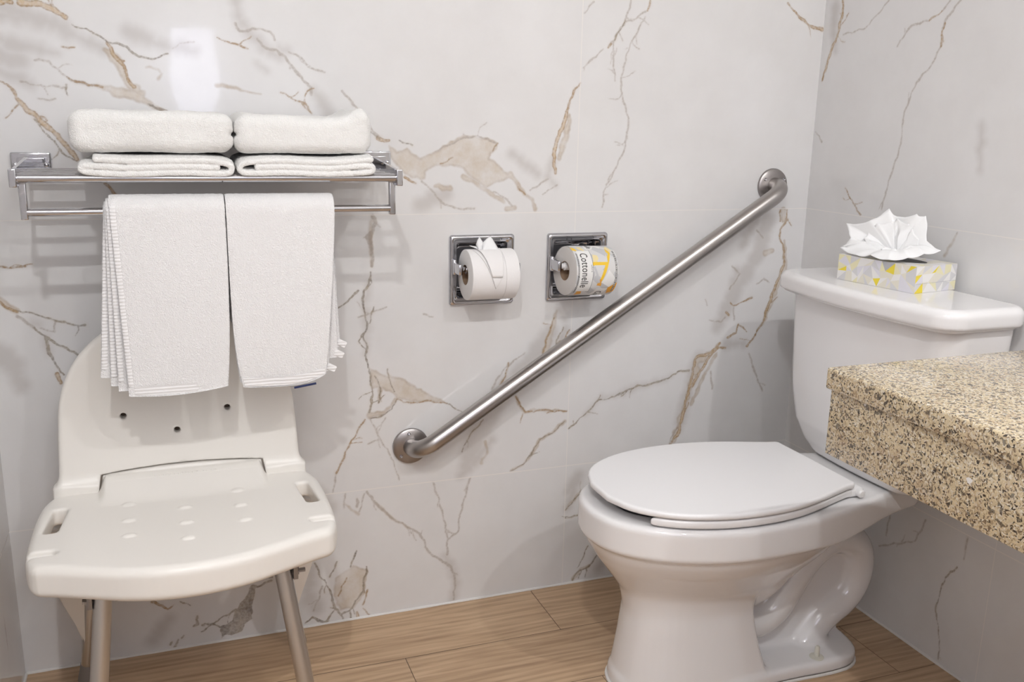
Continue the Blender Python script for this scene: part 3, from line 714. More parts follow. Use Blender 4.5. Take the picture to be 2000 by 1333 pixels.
# ---------------------------------------------------------------- shower chair
CX = -1.4715
ch = thing('shower_chair', (CX, -.25, 0), 'cream plastic shower chair with perforated-look seat, hand slots and aluminium legs', 'shower chair')
sp = [(-.215, -.108), (-.236, -.135), (-.247, -.19), (-.2475, -.36), (-.236, -.412), (-.205, -.422), (-.15, -.445), (-.08, -.474), (0, -.484)]
sp = np.array(sp + [(-x, y) for x, y in sp[-2::-1]]); sp = chaikin(sp, 2)
m_seat = Map2(lambda P: poly2(P, sp), (-.29, -.54), (.29, -.05))
DIM = [(-.097, -.199), (-.095, -.27), (-.093, -.334), (-.004, -.167), (-.003, -.239), (-.002, -.305), (-.001, -.372), (.091, -.19), (.092, -.26), (.094, -.327)]
def f_seatp(P):
    x, y, z = P[:, 0] - CX, P[:, 1], P[:, 2]; d = m_seat(x, y); ax = np.abs(x)
    dish = .004 * np.clip(1 - (x / .19) ** 2, 0, 1) * np.clip(1 - ((y + .27) / .2) ** 2, 0, 1)
    bot = np.interp(y, [-.48, -.40, -.34, -.1], [.362, .366, .385, .392])
    u_ = np.clip((y + .200) / .085, 0, 1); u_ = u_ * u_ * (3 - 2 * u_); mk = np.clip((.152 - ax) / .016, 0, 1); mk = mk * mk * (3 - 2 * mk)
    topz = .421 - dish + .0268 * u_ * mk
    b = rext(d, np.maximum(z - topz, bot - z), .0155)
    b = np.maximum(b, -np.maximum(rbox(P * [1, 1, 0], (CX, -.28, 0), (.17, .15, 1), .03), z - .388))  # hollow underside
    for s in (-1, 1):
        cxh = np.interp(y, [-.29, -.18], [.2175, .2075])
        h = np.hypot(np.maximum(np.abs(x * s - cxh) - .004, 0), np.maximum(np.abs(y + .238) - .042, 0)) - .0075
        b = smax(b, -h, .007)
    nt = np.hypot(np.maximum(.208 - ax, 0), (y + .3655) * (1 + 0 * ax)) - .0085; nt = np.maximum(nt, .411 - z)
    b = smax(b, -nt, .006)
    for dx, dy in DIM:
        zs = .421 - .004 * max(0, 1 - (dx / .19) ** 2) * max(0, 1 - ((dy + .27) / .2) ** 2); e = np.sqrt(((x - dx) / .0115) ** 2 + ((y - dy) / .0075) ** 2 + ((z - zs) / .0042) ** 2); b = smin(b, (e - 1) * .0042, .0012)
    # rear tongue that rises in the cut-out of the back
    tg = np.maximum(np.maximum(np.abs(x) - (.1485 - (z - .41) * .15), np.abs(y + .100) - .011), np.maximum(.395 - z, z - (.4455 + .006 * (1 - (x / .15) ** 2))))
    rp = np.maximum(np.maximum(np.abs(x) - .147, np.maximum(-.135 - y, y + .092)), np.maximum(z - topz, .40 - z))
    b = smin(b, smin(tg, rp, .002), .002)
    return b
V, Q = nets(f_seatp, (CX - .262, -.505, .352), (CX + .262, -.075, .462), .0032)
seat_o = fast('seat', V, Q, M_CREAM, ch)
bp = [(-.222, .36), (-.216, .44), (-.211, .53), (-.206, .59), (-.190, .64), (-.163, .682), (-.12, .718), (-.06, .738), (0, .743)]
bp = chaikin(np.array(bp + [(-x, y) for x, y in bp[-2::-1]]), 2)
m_back = Map2(lambda P: poly2(P, bp), (-.27, .33), (.27, .78))
def f_back(P):
    x, y, z = P[:, 0] - CX, P[:, 1], P[:, 2]; d = m_back(x, z)
    yc = -.093 + .020 * (x / .22) ** 2 * -1 + (z - .42) * .03
    b = rext(d, np.abs(y - yc) - .0125, .009)
    flare = np.maximum(np.maximum(np.abs(x) - .221, np.maximum(z - .430, .372 - z)), np.abs(y + .106) - .018) + .0
    b = smin(b, flare, .030)
    cut = np.maximum(np.abs(x) - (.1515 - (z - .41) * .15), np.maximum(z - (.4480 + .006 * (1 - (x / .15) ** 2)), -1))
    b = smax(b, -cut, .0025)
    for hx, hz in ((-.100, .556), (.085, .556), (-.008, .519), (-.02, .612)):
        b = smax(b, -(np.hypot(x - hx, z - hz) - .0058), .003)
    return b
V, Q = nets(f_back, (CX - .245, -.15, .352), (CX + .245, -.055, .757), .0035)
fast('backrest', V, Q, M_CREAM, ch)
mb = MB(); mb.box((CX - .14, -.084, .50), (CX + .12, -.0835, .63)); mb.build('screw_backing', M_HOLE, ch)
# embossed marks on the tongue (worn, unreadable)
random.seed(8); mb = MB()
for i in range(17):
    xx = CX - .052 + i * .0066 + random.uniform(-.001, .001); zz = .4375 + .0042 * math.sin(i * .2) * 0
    mb.box((xx, -.1345, .4405), (xx + random.choice((.0012, .0035, .0012)), -.1345 + random.uniform(.003, .006), .4443), .0004, 1)
mb.build('embossed_mark', M_CREAM, ch)
LEG = .0145
def leg(top, bot, r=LEG):
    mb = MB(); T, B = Vector(top), Vector(bot); mb.tube([T, B + (T - B).normalized() * .03], r, 28); o = mb.build('leg', M_ALU, ch)
    mb = MB(); d = (T - B).normalized(); mb.lathe([(0, .0), (0, r + .004), (.006, r + .0045), (.03, r + .002), (.045, r + .001), (.045, r)], B, d, 28); mb.build('rubber_foot', M_RUB, o)
    return o
M_RUB = mat('grey_rubber', (.30, .28, .27), .7)
for s in (-1, 1):
    leg((CX + (.141 if s > 0 else -.131), -.375, .392), (CX + (.194 if s > 0 else -.172), -.455, 0))
    leg((CX + s * .160, -.165, .392), (CX + s * .208, -.060, 0), .012)
    # moulded side bracket under the seat
    pr = [(.242, .372, -.15), (.172, .372, -.15), (.186, .24, -.115), (.193, .15, -.092), (.197, .098, -.082), (.203, .098, -.082), (.214, .15, -.09), (.232, .20, -.10), (.240, .24, -.115)]
    mb = MB(); A = [mb.bm.verts.new((CX + s * a, y - .016, z)) for a, z, y in pr]; B = [mb.bm.verts.new((CX + s * a, y + .016, z)) for a, z, y in pr]
    mb.bm.faces.new(A); mb.bm.faces.new(B[::-1])
    for i in range(len(A)): mb.bm.faces.new((A[i], B[i], B[(i + 1) % len(A)], A[(i + 1) % len(A)]))
    bmesh.ops.bevel(mb.bm, geom=mb.bm.edges[:], offset=.004, segments=2, affect='EDGES'); mb.build('side_bracket', M_CREAM, ch)
    mb = MB(); zc = .338; yc = -.385; xc = CX + (.1495 if s > 0 else -.137)
    mb.lathe([(-.030, 0), (-.030, .0045), (-.026, .0045), (-.026, .0075), (-.019, .0075), (-.019, .003), (.019, .003), (.019, .0075), (.025, .0075), (.025, .004), (.036, .004), (.036, 0)], (xc, yc, zc), (1, 0, 0), 6)
    mb.build('bolt', M_BOLT, ch)
    mb = MB(); mb.box((xc + s * .019 - .004, yc - .010, zc - .012), (xc + s * .019 + .004, yc + .03, .384), .001); mb.build('mounting_clip', M_BOLT, ch)
# ---------------------------------------------------------------- grab bar
gb = thing('grab_bar', (-.554, 0, .683), 'brushed stainless steel grab bar sloping up to the right across the tiled wall', 'grab bar')
A, B = Vector((-1.0, 0, .401)), Vector((-.108, 0, .965)); D = (B - A).normalized(); OFF = .062; R_ = .048
path = []
def arc(c0, inn, out, n=14):
    """corner at c0, coming along inn and leaving along out, radius R_"""
    for i in range(n + 1):
        t = i / n * PI / 2; path.append(c0 - inn * R_ * (1 - math.sin(t)) + out * R_ * (1 - math.cos(t)))
ny = Vector((0, -1, 0))
path.append(A + ny * .006); arc(A + ny * OFF, ny, D); 
for i in range(1, 24): path.append((A + ny * OFF + D * R_).lerp(B + ny * OFF - D * R_, i / 24))
arc(B + ny * OFF, D, -ny); path.append(B + ny * .006)
mb = MB(); mb.tube(path, .0188, 40); mb.build('bar', M_STEEL, gb)
for P0, a0 in ((A, (100, 220, 340)), (B, (30, 150, 270))):
    mb = MB(); mb.lathe([(.0012, .0405), (.003, .0405), (.006, .0395), (.0085, .036), (.0105, .024), (.0115, .019)], P0, ny, 56); fl_ = mb.build('flange', M_FLANGE, gb)
    for a in a0:
        c = P0 + Vector((math.cos(math.radians(a)) * .0305, 0, math.sin(math.radians(a)) * .0305))
        mb = MB(); mb.lathe([(.007, .0038), (.0105, .0038), (.0115, .0030), (.0108, .0020), (.0095, .0012), (.0095, 0)], c, ny, 16); mb.build('screw', M_CHROME, fl_)
# ---------------------------------------------------------------- towel rack
tr = thing('towel_rack', (-1.3825, 0, 1.0), 'chrome wall-mounted towel shelf with a hanging bar below it', 'towel rack')
YFr = -.215
for xc, zc in ((-1.694, 1.0045), (-1.072, 1.012)):
    mb = MB(); mb.box((xc - .033, -.008, zc - .025), (xc + .033, -.0005, zc + .026), .003); mb.box((xc - .022, -.010, zc - .015), (xc + .022, -.0078, zc + .016), .001)
    mp = mb.build('wall_plate', M_CHROME, tr, angle=20)
    for s in (-1, 1):
        mb = MB(); mb.lathe([(0, .0045), (.003, .0042), (.0045, .002), (.0045, 0)], (xc + s * .025, -.0078, zc + .004), (0, -1, 0), 16); mb.build('screw', M_CHROME, mp)
for s, xa in ((-1, -1.697), (1, -1.074)):
    mb = MB()
    v = [(xa - .003, -.008, 1.026), (xa - .003, -.008, .990), (xa - .003, YFr - .010, .988), (xa - .003, YFr - .010, 1.011)]
    Aa = [mb.bm.verts.new(q) for q in v]; Bb = [mb.bm.verts.new((q[0] + .006, q[1], q[2])) for q in v]
    mb.bm.faces.new(Aa); mb.bm.faces.new(Bb[::-1])
    for i in range(4): mb.bm.faces.new((Aa[i], Bb[i], Bb[(i + 1) % 4], Aa[(i + 1) % 4]))
    mb.box((xa - .0055, YFr - .0125, .984), (xa + .0055, YFr + .0125, 1.013), .0015)
    mb.build('side_arm', M_CHROME, tr, angle=20)
    mb = MB(); mb.box((xa - s * .010 - .0055, YFr + .004, .931), (xa - s * .010 + .0055, YFr + .016, .990), .0015); mb.build('bar_post', M_CHROME, tr, angle=20)
XA, XB = -1.695, -1.076
for i, (y, z, r) in enumerate(((YFr, .998, .0075), (-.172, 1.0005, .0045), (-.130, 1.0005, .0045), (-.088, 1.0005, .0045), (-.046, 1.0005, .0045))):
    mb = MB(); mb.tube([(XA + (XB - XA) * k / 6, y, z) for k in range(7)], r, 24); mb.build('front_rail' if i == 0 else 'shelf_tube', M_CHROME, tr)
BY, BZ = YFr + .010, .9425
mb = MB(); mb.tube([(XA + .012 + (XB - XA - .024) * k / 6, BY, BZ) for k in range(7)], .0065, 24); mb.build('hanging_bar', M_CHROME, tr)
# ---------------------------------------------------------------- folded towels on the shelf
def fluff(o, amp=.0007, sc=260):
    me = o.data; n = len(me.vertices); V = np.empty(n * 3); me.vertices.foreach_get('co', V); V = V.reshape(-1, 3)
    Nn = np.empty(n * 3); me.vertices.foreach_get('normal', Nn); Nn = Nn.reshape(-1, 3)
    V += Nn * (vnoise(V, amp, sc) + vnoise(V, amp * 1.3, sc * .4, 7.))[:, None]; me.vertices.foreach_set('co', V.ravel()); me.update()
def top_towel(x0, x1, z0, z1, hump, seed, inner, label):
    xc, hx, zc, hz = (x0 + x1) / 2, (x1 - x0) / 2, (z0 + z1) / 2, (z1 - z0) / 2
    def f(P):
        x, y, z = P[:, 0], P[:, 1], P[:, 2]
        u = (x - xc) / hx
        zt = z - hump(u) * np.clip((z - z0) / (z1 - z0), 0, 1)
        b = rbox(np.stack([x, y, zt], 1), (xc, -.124, zc), (hx, .100, hz), .019)
        # creases where the layers meet at both ends
        for s in (inner,):
            e = np.hypot((s * (x - xc) - hx) * .55, (zt - zc + .002)) - .0035
            b = smax(b, -e, .006)
        return b + .0018 * np.sin(x * 47 + seed) * np.sin(z * 60 + y * 31 + seed * 2)
    V, Q = nets(f, (x0 - .01, -.232, z0 - .01), (x1 + .01, -.012, z1 + .022), .0038, 2)
    o = fast('folded_towel', V, Q, M_TOWEL2); fluff(o); tag(o, label, 'towel'); return o
top_towel(-1.612, -1.3595, 1.0395, 1.1055, lambda u: .0012 * (1 - u * u), 0., 1, 'thick folded white bath towel on top of the left stack on the chrome shelf')
top_towel(-1.3565, -1.122, 1.0395, 1.1040, lambda u: .014 * np.exp(-((u - .84) / .17) ** 2) + .004 * np.exp(-((u + .8) / .2) ** 2) - .001, 2., -1, 'thick folded white bath towel on top of the right stack, its outer corner raised')
def ribbon_towel(path, th, y0, y1, label):
    """folded cloth: cross-section path in x-z swept in depth"""
    Pth = chaikin(path, 3, False)
    m2 = Map2(lambda P: np.min([segd(P, a, b) for a, b in zip(Pth, Pth[1:])], axis=0) - th, (min(a[0] for a in path) - .02, .985), (max(a[0] for a in path) + .02, 1.06), .001)
    def f(P):
        x, y, z = P[:, 0], P[:, 1], P[:, 2]
        return rext(m2(x, z - .0012 * np.sin(x * 38.) + .0050 * np.clip((-.190 - y) / .035, 0, 1) ** 2), np.abs(y - (y0 + y1) / 2) - (y0 - y1) / -2 * 1 if y0 < y1 else np.abs(y - (y0 + y1) / 2) - (y0 - y1) / 2, .0042)
    V, Q = nets(f, (min(a[0] for a in path) - .013, min(y0, y1) - .01, .990), (max(a[0] for a in path) + .013, max(y0, y1) + .01, 1.056), .0022, 2)
    o = fast('folded_towel', V, Q, M_TOWEL2); fluff(o, .0005, 300); tag(o, label, 'towel'); return o
ribbon_towel([(-1.575, 1.0335), (-1.52, 1.0315), (-1.45, 1.030), (-1.39, 1.0315), (-1.366, 1.027), (-1.3635, 1.018), (-1.370, 1.0110), (-1.40, 1.0105), (-1.48, 1.0108), (-1.58, 1.0108), (-1.597, 1.013), (-1.598, 1.021), (-1.585, 1.0225), (-1.52, 1.0205), (-1.44, 1.0203), (-1.388, 1.0212)], .0050, -.228, -.03, 'flat folded white hand towel lying under the left thick towel on the shelf')
ribbon_towel([(-1.126, 1.0340), (-1.17, 1.0315), (-1.24, 1.0300), (-1.31, 1.0315), (-1.344, 1.030), (-1.3525, 1.022), (-1.350, 1.014), (-1.335, 1.0108), (-1.27, 1.0108), (-1.18, 1.0108), (-1.135, 1.0108), (-1.1215, 1.0135), (-1.1225, 1.0215), (-1.14, 1.0235), (-1.19, 1.0205), (-1.26, 1.0203), (-1.322, 1.0212)], .0050, -.228, -.03, 'flat folded white hand towel under the right thick towel, open edges to the right')
# ---------------------------------------------------------------- towels over the bar
def sheet(prof, nx, ns, th, name, m, parent, wav=0., seed=0.):
    """prof(s) -> (xl, xr, y, z) centre line of the cloth, s 0..1"""
    V = []; 
    for i in range(ns + 1):
        xl, xr, y, z, ny_, nz_, sag = prof(i / ns)
        for j in range(nx + 1):
            t = j / nx; x = xl + (xr - xl) * t
            dy = wav * (mnoise.noise(Vector((x * 9 + seed, z * 6, seed))) * .7 + mnoise.noise(Vector((x * 22 + seed, z * 11, seed + 3))) * .3)
            V.append((x, y + dy, z + sag(t)))
    V = np.array(V); W = nx + 1
    G = V.reshape(ns + 1, W, 3); du = np.gradient(G, axis=1); dv = np.gradient(G, axis=0); nn = np.cross(du, dv); nn /= np.maximum(np.linalg.norm(nn, axis=2, keepdims=True), 1e-9)
    ed = np.minimum(np.arange(W), np.arange(W)[::-1]); half = th / 2 * np.sqrt(np.clip((ed + .35) / 2.2, 0, 1))
    A = G + nn * half[None, :, None]; B = G - nn * half[None, :, None]
    A = A.reshape(-1, 3); B = B.reshape(-1, 3); n = len(A); Q = []
    I = np.arange(n).reshape(ns + 1, W)
    Q.append(np.stack([I[:-1, :-1], I[1:, :-1], I[1:, 1:], I[:-1, 1:]], -1).reshape(-1, 4)); Q.append(Q[0][:, ::-1] + n)
    for row, fl_ in ((I[0], 0), (I[-1], 1)):
        q = np.stack([row[:-1], row[1:], row[1:] + n, row[:-1] + n], 1); Q.append(q if fl_ else q[:, ::-1])
    for col, fl_ in ((I[:, 0], 1), (I[:, -1], 0)):
        q = np.stack([col[:-1], col[1:], col[1:] + n, col[:-1] + n], 1); Q.append(q if fl_ else q[:, ::-1])
    Q = np.vstack(Q); me_v = np.vstack([A, B]); Q = Q[:, ::-1]
    return me_v, Q
def hanging(label, layers, pl, pr_):
    """layers: (order from the bar outward, top-left x, top-right x, bottom-left x, bottom-right x, bottom z, bottom sag fn)"""
    Vs, Qs, off = [], [], 0; root = None; hemdata = []
    for k, (tl, trr, bl, br, zb, sag, yo) in enumerate(layers):
        rr = .0065 + .0040 + k * .0052; drop = BZ - zb; back = .20; L1, L2 = PI * rr, back; tot = drop + L1 + L2
        def prof(s, rr=rr, drop=drop, tot=tot, tl=tl, trr=trr, bl=bl, br=br, sag=sag, yo=yo, k=k, L1=L1):
            d = s * tot
            if d < drop:
                h = drop - d; q = h / drop; u = 1 - q; f = 1 - u
                y = BY - rr - yo * math.sin(f * PI / 2) ; z = BZ - h; xl = tl + (bl - tl) * f ** pl; xr = trr + (br - trr) * f ** pr_
                return xl, xr, y, z, -1, 0, (lambda t, f=f: sag(t) * f ** 6)
            if d < drop + L1:
                a = (d - drop) / rr; return tl, trr, BY - rr * math.cos(a), BZ + rr * math.sin(a), 0, 1, (lambda t: 0)
            return tl, trr, BY + rr, BZ - (d - drop - L1), 1, 0, (lambda t: 0)
        V, Q = sheet(prof, 64, 130, .0044, 'x', None, None, .0025 if k == len(layers) - 1 else .0008, k * 1.7 + tl)
        Vs.append(V); Qs.append(Q + off); off += len(V); hemdata.append(prof)
    o = fast('hanging_towel', np.vstack(Vs), np.vstack(Qs), M_TOWEL); tag(o, label, 'towel')
    fluff(o, .00035, 330)
    return o, hemdata
def strip(parent, prof, s0, s1, t0, t1, off, name='hem', m=None, n=60, ribs=True):
    """thin woven band lying on the face of a hanging layer, ribbed with stitches"""
    V = []; Q = []; m = m or M_HEM
    for i in range(n + 1):
        s = s0 + (s1 - s0) * i / n; xl, xr, y, z, _, _, sag = prof(s)
        for j in range(5):
            t = t0 + (t1 - t0) * j / 4
            V.append((xl + (xr - xl) * t, y - off - (.0006 * (i % 2) if ribs else 0) - (.0004 if 0 < j < 4 else -.0006), z + sag(t)))
    for i in range(n):
        for j in range(4): a = i * 5 + j; Q.append((a, a + 5, a + 6, a + 1))
    return pymesh(name, V, Q, m, parent)
def sg(a, b=0): return lambda t: a * t + b * math.sin(t * PI)
LZ = [(-1.571, -1.383, -1.5955, -1.400, .662, sg(-.012), .001), (-1.569, -1.382, -1.580, -1.396, .648, sg(-.008), .003), (-1.566, -1.381, -1.568, -1.393, .640, sg(.0), .006), (-1.561, -1.3795, -1.552, -1.390, .632, sg(.006, -.006), .010)]
o, hp = hanging('white terry towel on the left of the rack bar, its stitched layers fanned', LZ, 1.0, 3.)
for k in range(4):
    strip(o, hp[k], .03, .545, .006, .055, .0028, n=170)
strip(o, hp[3], .004, .030, .06, .985, .0030, n=6, ribs=False)
RZ_ = [(-1.377, -1.195, -1.360, -1.1865, .686, sg(.004), .001), (-1.377, -1.195, -1.364, -1.193, .668, sg(.004), .003), (-1.3775, -1.1945, -1.368, -1.212, .640, sg(.010, -.003), .006), (-1.378, -1.194, -1.364, -1.218, .633, (lambda t: .014 * t ** 6 - .004 * math.sin(t * PI)), .010)]
o, hp = hanging('white terry towel on the right of the rack bar, layers stepping up its corner', RZ_, 5., 1.3)
strip(o, hp[3], .004, .030, .02, .975, .0030, n=6, ribs=False)
for k, zz in ((0, .686), (1, .668), (2, .650)):
    xl, xr, y, z, _, _, sag = hp[k](.004); mb = MB(); mb.box((xr - .012, y - .0035, z + sag(1) - .002), (xr + .007, y + .0025, z + sag(1) + .010), .002, 2, Matrix.Rotation(.5, 3, 'Y'), (xr, y, z)); mb.build('hem_corner', M_HEM, o)
xl, xr, y, z, _, _, sag = hp[3](.0)
mb = MB(); mb.box((-1.276, y + .001, .6250), (-1.236, y + .0022, .6290), .0003, 1, Matrix.Rotation(-.13, 3, 'Y'), (-1.254, y, .627)); mb.build('woven_label', M_NAVY, o)
# ---------------------------------------------------------------- recessed paper holders
def rrect(cx, cz, hx, hz, r, n=6):
    out = []
    for sx, sz, a0 in ((1, 1, 0), (-1, 1, 90), (-1, -1, 180), (1, -1, 270)):
        for i in range(n + 1):
            a = math.radians(a0 + 90 * i / n); out.append((cx + sx * (hx - r) + r * math.cos(a), cz + sz * (hz - r) + r * math.sin(a)))
    return out
SPZ = .797
def holder(xc, zc, label):
    t = thing('paper_holder', (xc, 0, zc), label, 'toilet paper holder', 'recessed chrome paper holders')
    prof = [(0, -.0004, .006), (.0005, -.005, .006), (.003, -.0080, .006), (.007, -.0085, .006), (.010, -.0065, .007), (.0125, -.0045, .007), (.0150, -.0050, .007), (.0168, -.0030, .007), (.0180, .001, .007), (.0185, .030, .009), (.023, .048, .012), (.035, .056, .016)]
    v, f = [], []; n = None
    for ins, y, r in prof:
        L = rrect(xc, zc, .0735 - ins, .0765 - ins, r); n = len(L); v += [(x, y, z) for x, z in L]
    for k in range(len(prof) - 1):
        for i in range(n): a, b = k * n + i, k * n + (i + 1) % n; f.append((a, a + n, b + n, b))
    f.append(tuple(range((len(prof) - 1) * n, len(prof) * n))[::-1])
    o = pymesh('frame', v, f[:8 * n], M_CHROME, t); pymesh('recess_pan', v, f[8 * n:], M_CHROME, t)
    for s in (-1, 1):
        mb = MB(); mb.box((xc + s * .0645 - .0045, -.0585, SPZ - .0115), (xc + s * .0645 + .0045, -.0065, SPZ + .0115), .003)
        mb.box((xc + s * .0655 - .0040, -.022, SPZ - .016), (xc + s * .0655 + .0045, -.0060, SPZ + .017), .003); mb.build('post', M_CHROME, t)
    mb = MB(); mb.lathe([(-.060, 0), (-.060, .0062), (-.052, .0062), (-.052, .0095), (.052, .0095), (.052, .0062), (.060, .0062), (.060, 0)], (xc, -.0515, SPZ), (1, 0, 0), 28); mb.build('roller', M_CHROME if xc < -.7 else M_LID, t)
    return t
holder(-.840, .7875, 'square chrome recessed holder carrying the unwrapped toilet roll')
holder(-.615, .7865, 'square chrome recessed holder carrying the printed wrapped toilet roll')
RR = .0535; RC = .0205
def roll_mesh(x0, x1, yc, zc, parent, m=None):
    mb = MB(); pr = [(0, RC + .0006), (0, RR - .0020), (.0007, RR - .0006), (.002, RR), (x1 - x0 - .002, RR), (x1 - x0 - .0007, RR - .0006), (x1 - x0, RR - .002), (x1 - x0, RC + .0006)]
    mb.lathe(pr, (x0, yc, zc), (1, 0, 0), 96); mb.build('paper', m or M_PAPER, parent)
    mb = MB(); mb.lathe([(-.0003, RC + .0007), (-.0003, RC), (x1 - x0 + .0003, RC), (x1 - x0 + .0003, RC + .0007)], (x0, yc, zc), (1, 0, 0), 64); mb.build('core', M_CARD, parent)
def cyl(x, a, off, yc, zc): a = math.radians(a); R = RR + off; return (x, yc - R * math.cos(a), zc + R * math.sin(a))
def cyl_sheet(name, quad, off, th, yc, zc, m, parent, n=14):
    """cloth-like patch on the roll: quad = four (x, angle) corners"""
    (a, b, c, d) = [np.array(q, float) for q in quad]; V = []; Q = []
    for i in range(n + 1):
        for j in range(n + 1):
            u, v = i / n, j / n; q = (a * (1 - u) + b * u) * (1 - v) + (d * (1 - u) + c * u) * v
            V.append(cyl(q[0], q[1], off + .0008 * math.sin(PI * u), yc, zc))
    for i in range(n):
        for j in range(n): k = i * (n + 1) + j; Q.append((k, k + 1, k + n + 2, k + n + 1))
    o = pymesh(name, V, Q, m, parent); s = o.modifiers.new('th', 'SOLIDIFY'); s.thickness = th; s.offset = 0; return o
YC, ZC = -.0515, SPZ + .0095 - RC
t = thing('toilet_roll', (-.841, YC, ZC), 'plain white unwrapped toilet roll with a folded pointed end and fan', 'toilet roll')
roll_mesh(-.893, -.789, YC, ZC, t)
cyl_sheet('folded_tip', [(-.882, 78), (-.853, 8), (-.8425, -24), (-.8415, -24)], .0012, .0006, YC, ZC, M_PAPER, t)
cyl_sheet('folded_tip', [(-.872, 82), (-.852, 2), (-.829, 1), (-.820, 82)], .0026, .0012, YC, ZC, M_PAPER, t)
cyl_sheet('folded_tip', [(-.851, 1), (-.8425, -25), (-.8415, -25), (-.830, 1)], .0010, .0005, YC, ZC, M_PAPER, t)
cyl_sheet('paper_seam', [(-.8205, 84), (-.8190, -60), (-.8180, -60), (-.8185, 84)], .0004, .0006, YC, ZC, M_PAPER, t, 20)
def fan(pts, base, name, parent, m, n=10, bul=.004, th=.0005):
    V = []; Q = []; k = len(pts)
    P = np.array(pts, float); Bp = np.array(base, float)
    for i in range(k):
        for j in range(n + 1):
            r = j / n; q = Bp[i] * (1 - r) + P[i] * r; q = q + np.array((0, -bul * math.sin(PI * r * .9) * (1 + .6 * math.sin(i * 1.9)), 0)); V.append(q)
    for i in range(k - 1):
        for j in range(n): a = i * (n + 1) + j; Q.append((a, a + 1, a + n + 2, a + n + 1))
    o = pymesh(name, V, Q, m, parent); s = o.modifiers.new('th', 'SOLIDIFY'); s.thickness = th; return o
zt = ZC + RR
fan([(-.872, YC - .004, zt + .010), (-.868, YC, zt + .018), (-.8625, YC + .002, zt + .0265), (-.857, YC + .002, zt + .018), (-.853, YC + .003, zt + .0130)], [(-.868, YC - .012, zt), (-.866, YC - .012, zt), (-.864, YC - .012, zt), (-.860, YC - .012, zt), (-.856, YC - .012, zt)], 'paper_fan', t, M_TISSUE)
fan([(-.858, YC - .002, zt + .012), (-.849, YC, zt + .020), (-.8385, YC + .002, zt + .0275), (-.831, YC, zt + .016), (-.824, YC - .002, zt + .0035)], [(-.862, YC - .016, zt), (-.856, YC - .016, zt), (-.846, YC - .016, zt), (-.836, YC - .016, zt), (-.828, YC - .016, zt)], 'paper_fan', t, M_TISSUE)
fan([(-.885, YC + .003, zt + .0085), (-.882, YC, zt + .0065)], [(-.866, YC - .006, zt + .006), (-.866, YC - .008, zt + .001)], 'paper_fan', t, M_TISSUE, th=.0004)
# printed roll
t2 = thing('toilet_roll', (-.617, YC, ZC), 'toilet roll still in its printed grey, white and yellow paper wrapper', 'toilet roll')
x0, x1 = -.669, -.565
M_IN = mat('wrap_end_paper', (.70, .67, .645), .7)
roll_mesh(x0, x1, YC, ZC, t2, M_IN)
WR = [mat('wrap_grey', (.56, .56, .57), .45), mat('wrap_white', (.85, .84, .82), .45), mat('wrap_yellow', (.90, .58, .04), .45), mat('wrap_dark', (.06, .055, .05), .45), mat('wrap_light', (.70, .69, .68), .45), mat('wrap_orange', (.80, .38, .05), .45), mat('wrap_pale_yellow', (.86, .72, .38), .45)]
def inpoly(p, poly):
    c = False
    for (ax, ay), (bx, by) in zip(poly, poly[1:] + poly[:1]):
        if (ay > p[1]) != (by > p[1]) and p[0] < (bx - ax) * (p[1] - ay) / (by - ay) + ax: c = not c
    return c
PATS = [(4, [(45, 60), (75, 20), (45, -5)]), (1, [(50, 100), (80, 60), (66, 100)]), (4, [(80, 60), (104, 30), (80, -30), (68, 0)]), (1, [(64, -20), (88, -34), (98, -10), (80, 10)]), (0, [(75, 70), (90, 60), (80, 35)]),
        (6, [(44, 48), (62, 44), (50, 26), (42, 26)]), (2, [(83, 70), (91, 53), (65, -17), (60, -11), (71, 21), (40, 20), (40, 28), (78, 28)]), (4, [(55, 50), (66, 46), (66, 30), (58, 30)]), (5, [(58, -12), (63, -12), (66, -30), (54, -28)]), (6, [(84, 72), (92, 82), (96, 60), (90, 55)]),
        (5, [(10, -42), (20, -36), (27, -60), (10, -68)]), (0, [(2, -30), (12, -38), (12, -70), (0, -60)]), (2, [(0, 62), (12, 58), (8, 72), (0, 76)]), (6, [(16, 66), (30, 58), (26, 78), (14, 78)]), (5, [(84, -36), (104, -20), (104, -50), (90, -60)]), (0, [(40, 18), (46, 18), (61, -20), (57, -22)]), (0, [(70, 70), (74, 72), (84, 50), (82, 44)])]
def wcol(u, a):
    if 4 < u < 7.5 and -52 < a < 52 and (int(u * .5 + a * .55) % 2 == 0) and 5 < u < 7: return 3
    if 4 < u < 4.6 and -52 < a < 52: return 3
    if 8 < u + 0 and u < 40 and -46 < a < 60: return 1
    if 40 <= u < 41 and -50 < a < 62: return 3
    v = u - 50 - (a + 60) * .35
    if a < -38 and 0 < v < 28: return 1
    if 34 < u < 66 and 66 < a < 92 and 0 < u - 20 - (a - 60) * .7 < 26: return 1
    if 97 < u < 101 and -48 < a < 60: return 3 if (int(a * .9) % 2 == 0 or u < 97.7 or u > 100.3) else 1
    c = 0 if int((u * .9 + a * 1.1) // 23) % 2 else 4
    for k, pl in PATS:
        if inpoly((u, a), pl): c = k
    return c
V = []; Q = []; MI = []; NU, NA = 130, 420
for i in range(NU + 1):
    for j in range(NA + 1): V.append(cyl(x0 + .0005 + (x1 - x0 - .001) * i / NU, -210 + 360 * j / NA, .0006, YC, ZC))
for i in range(NU):
    for j in range(NA): a = i * (NA + 1) + j; Q.append((a, a + NA + 1, a + NA + 2, a + 1)); MI.append(wcol((i + .5) / NU * 104, -210 + 360 * (j + .5) / NA))
wrap = pymesh('printed_wrapper', V, Q, WR, t2, True, MI)
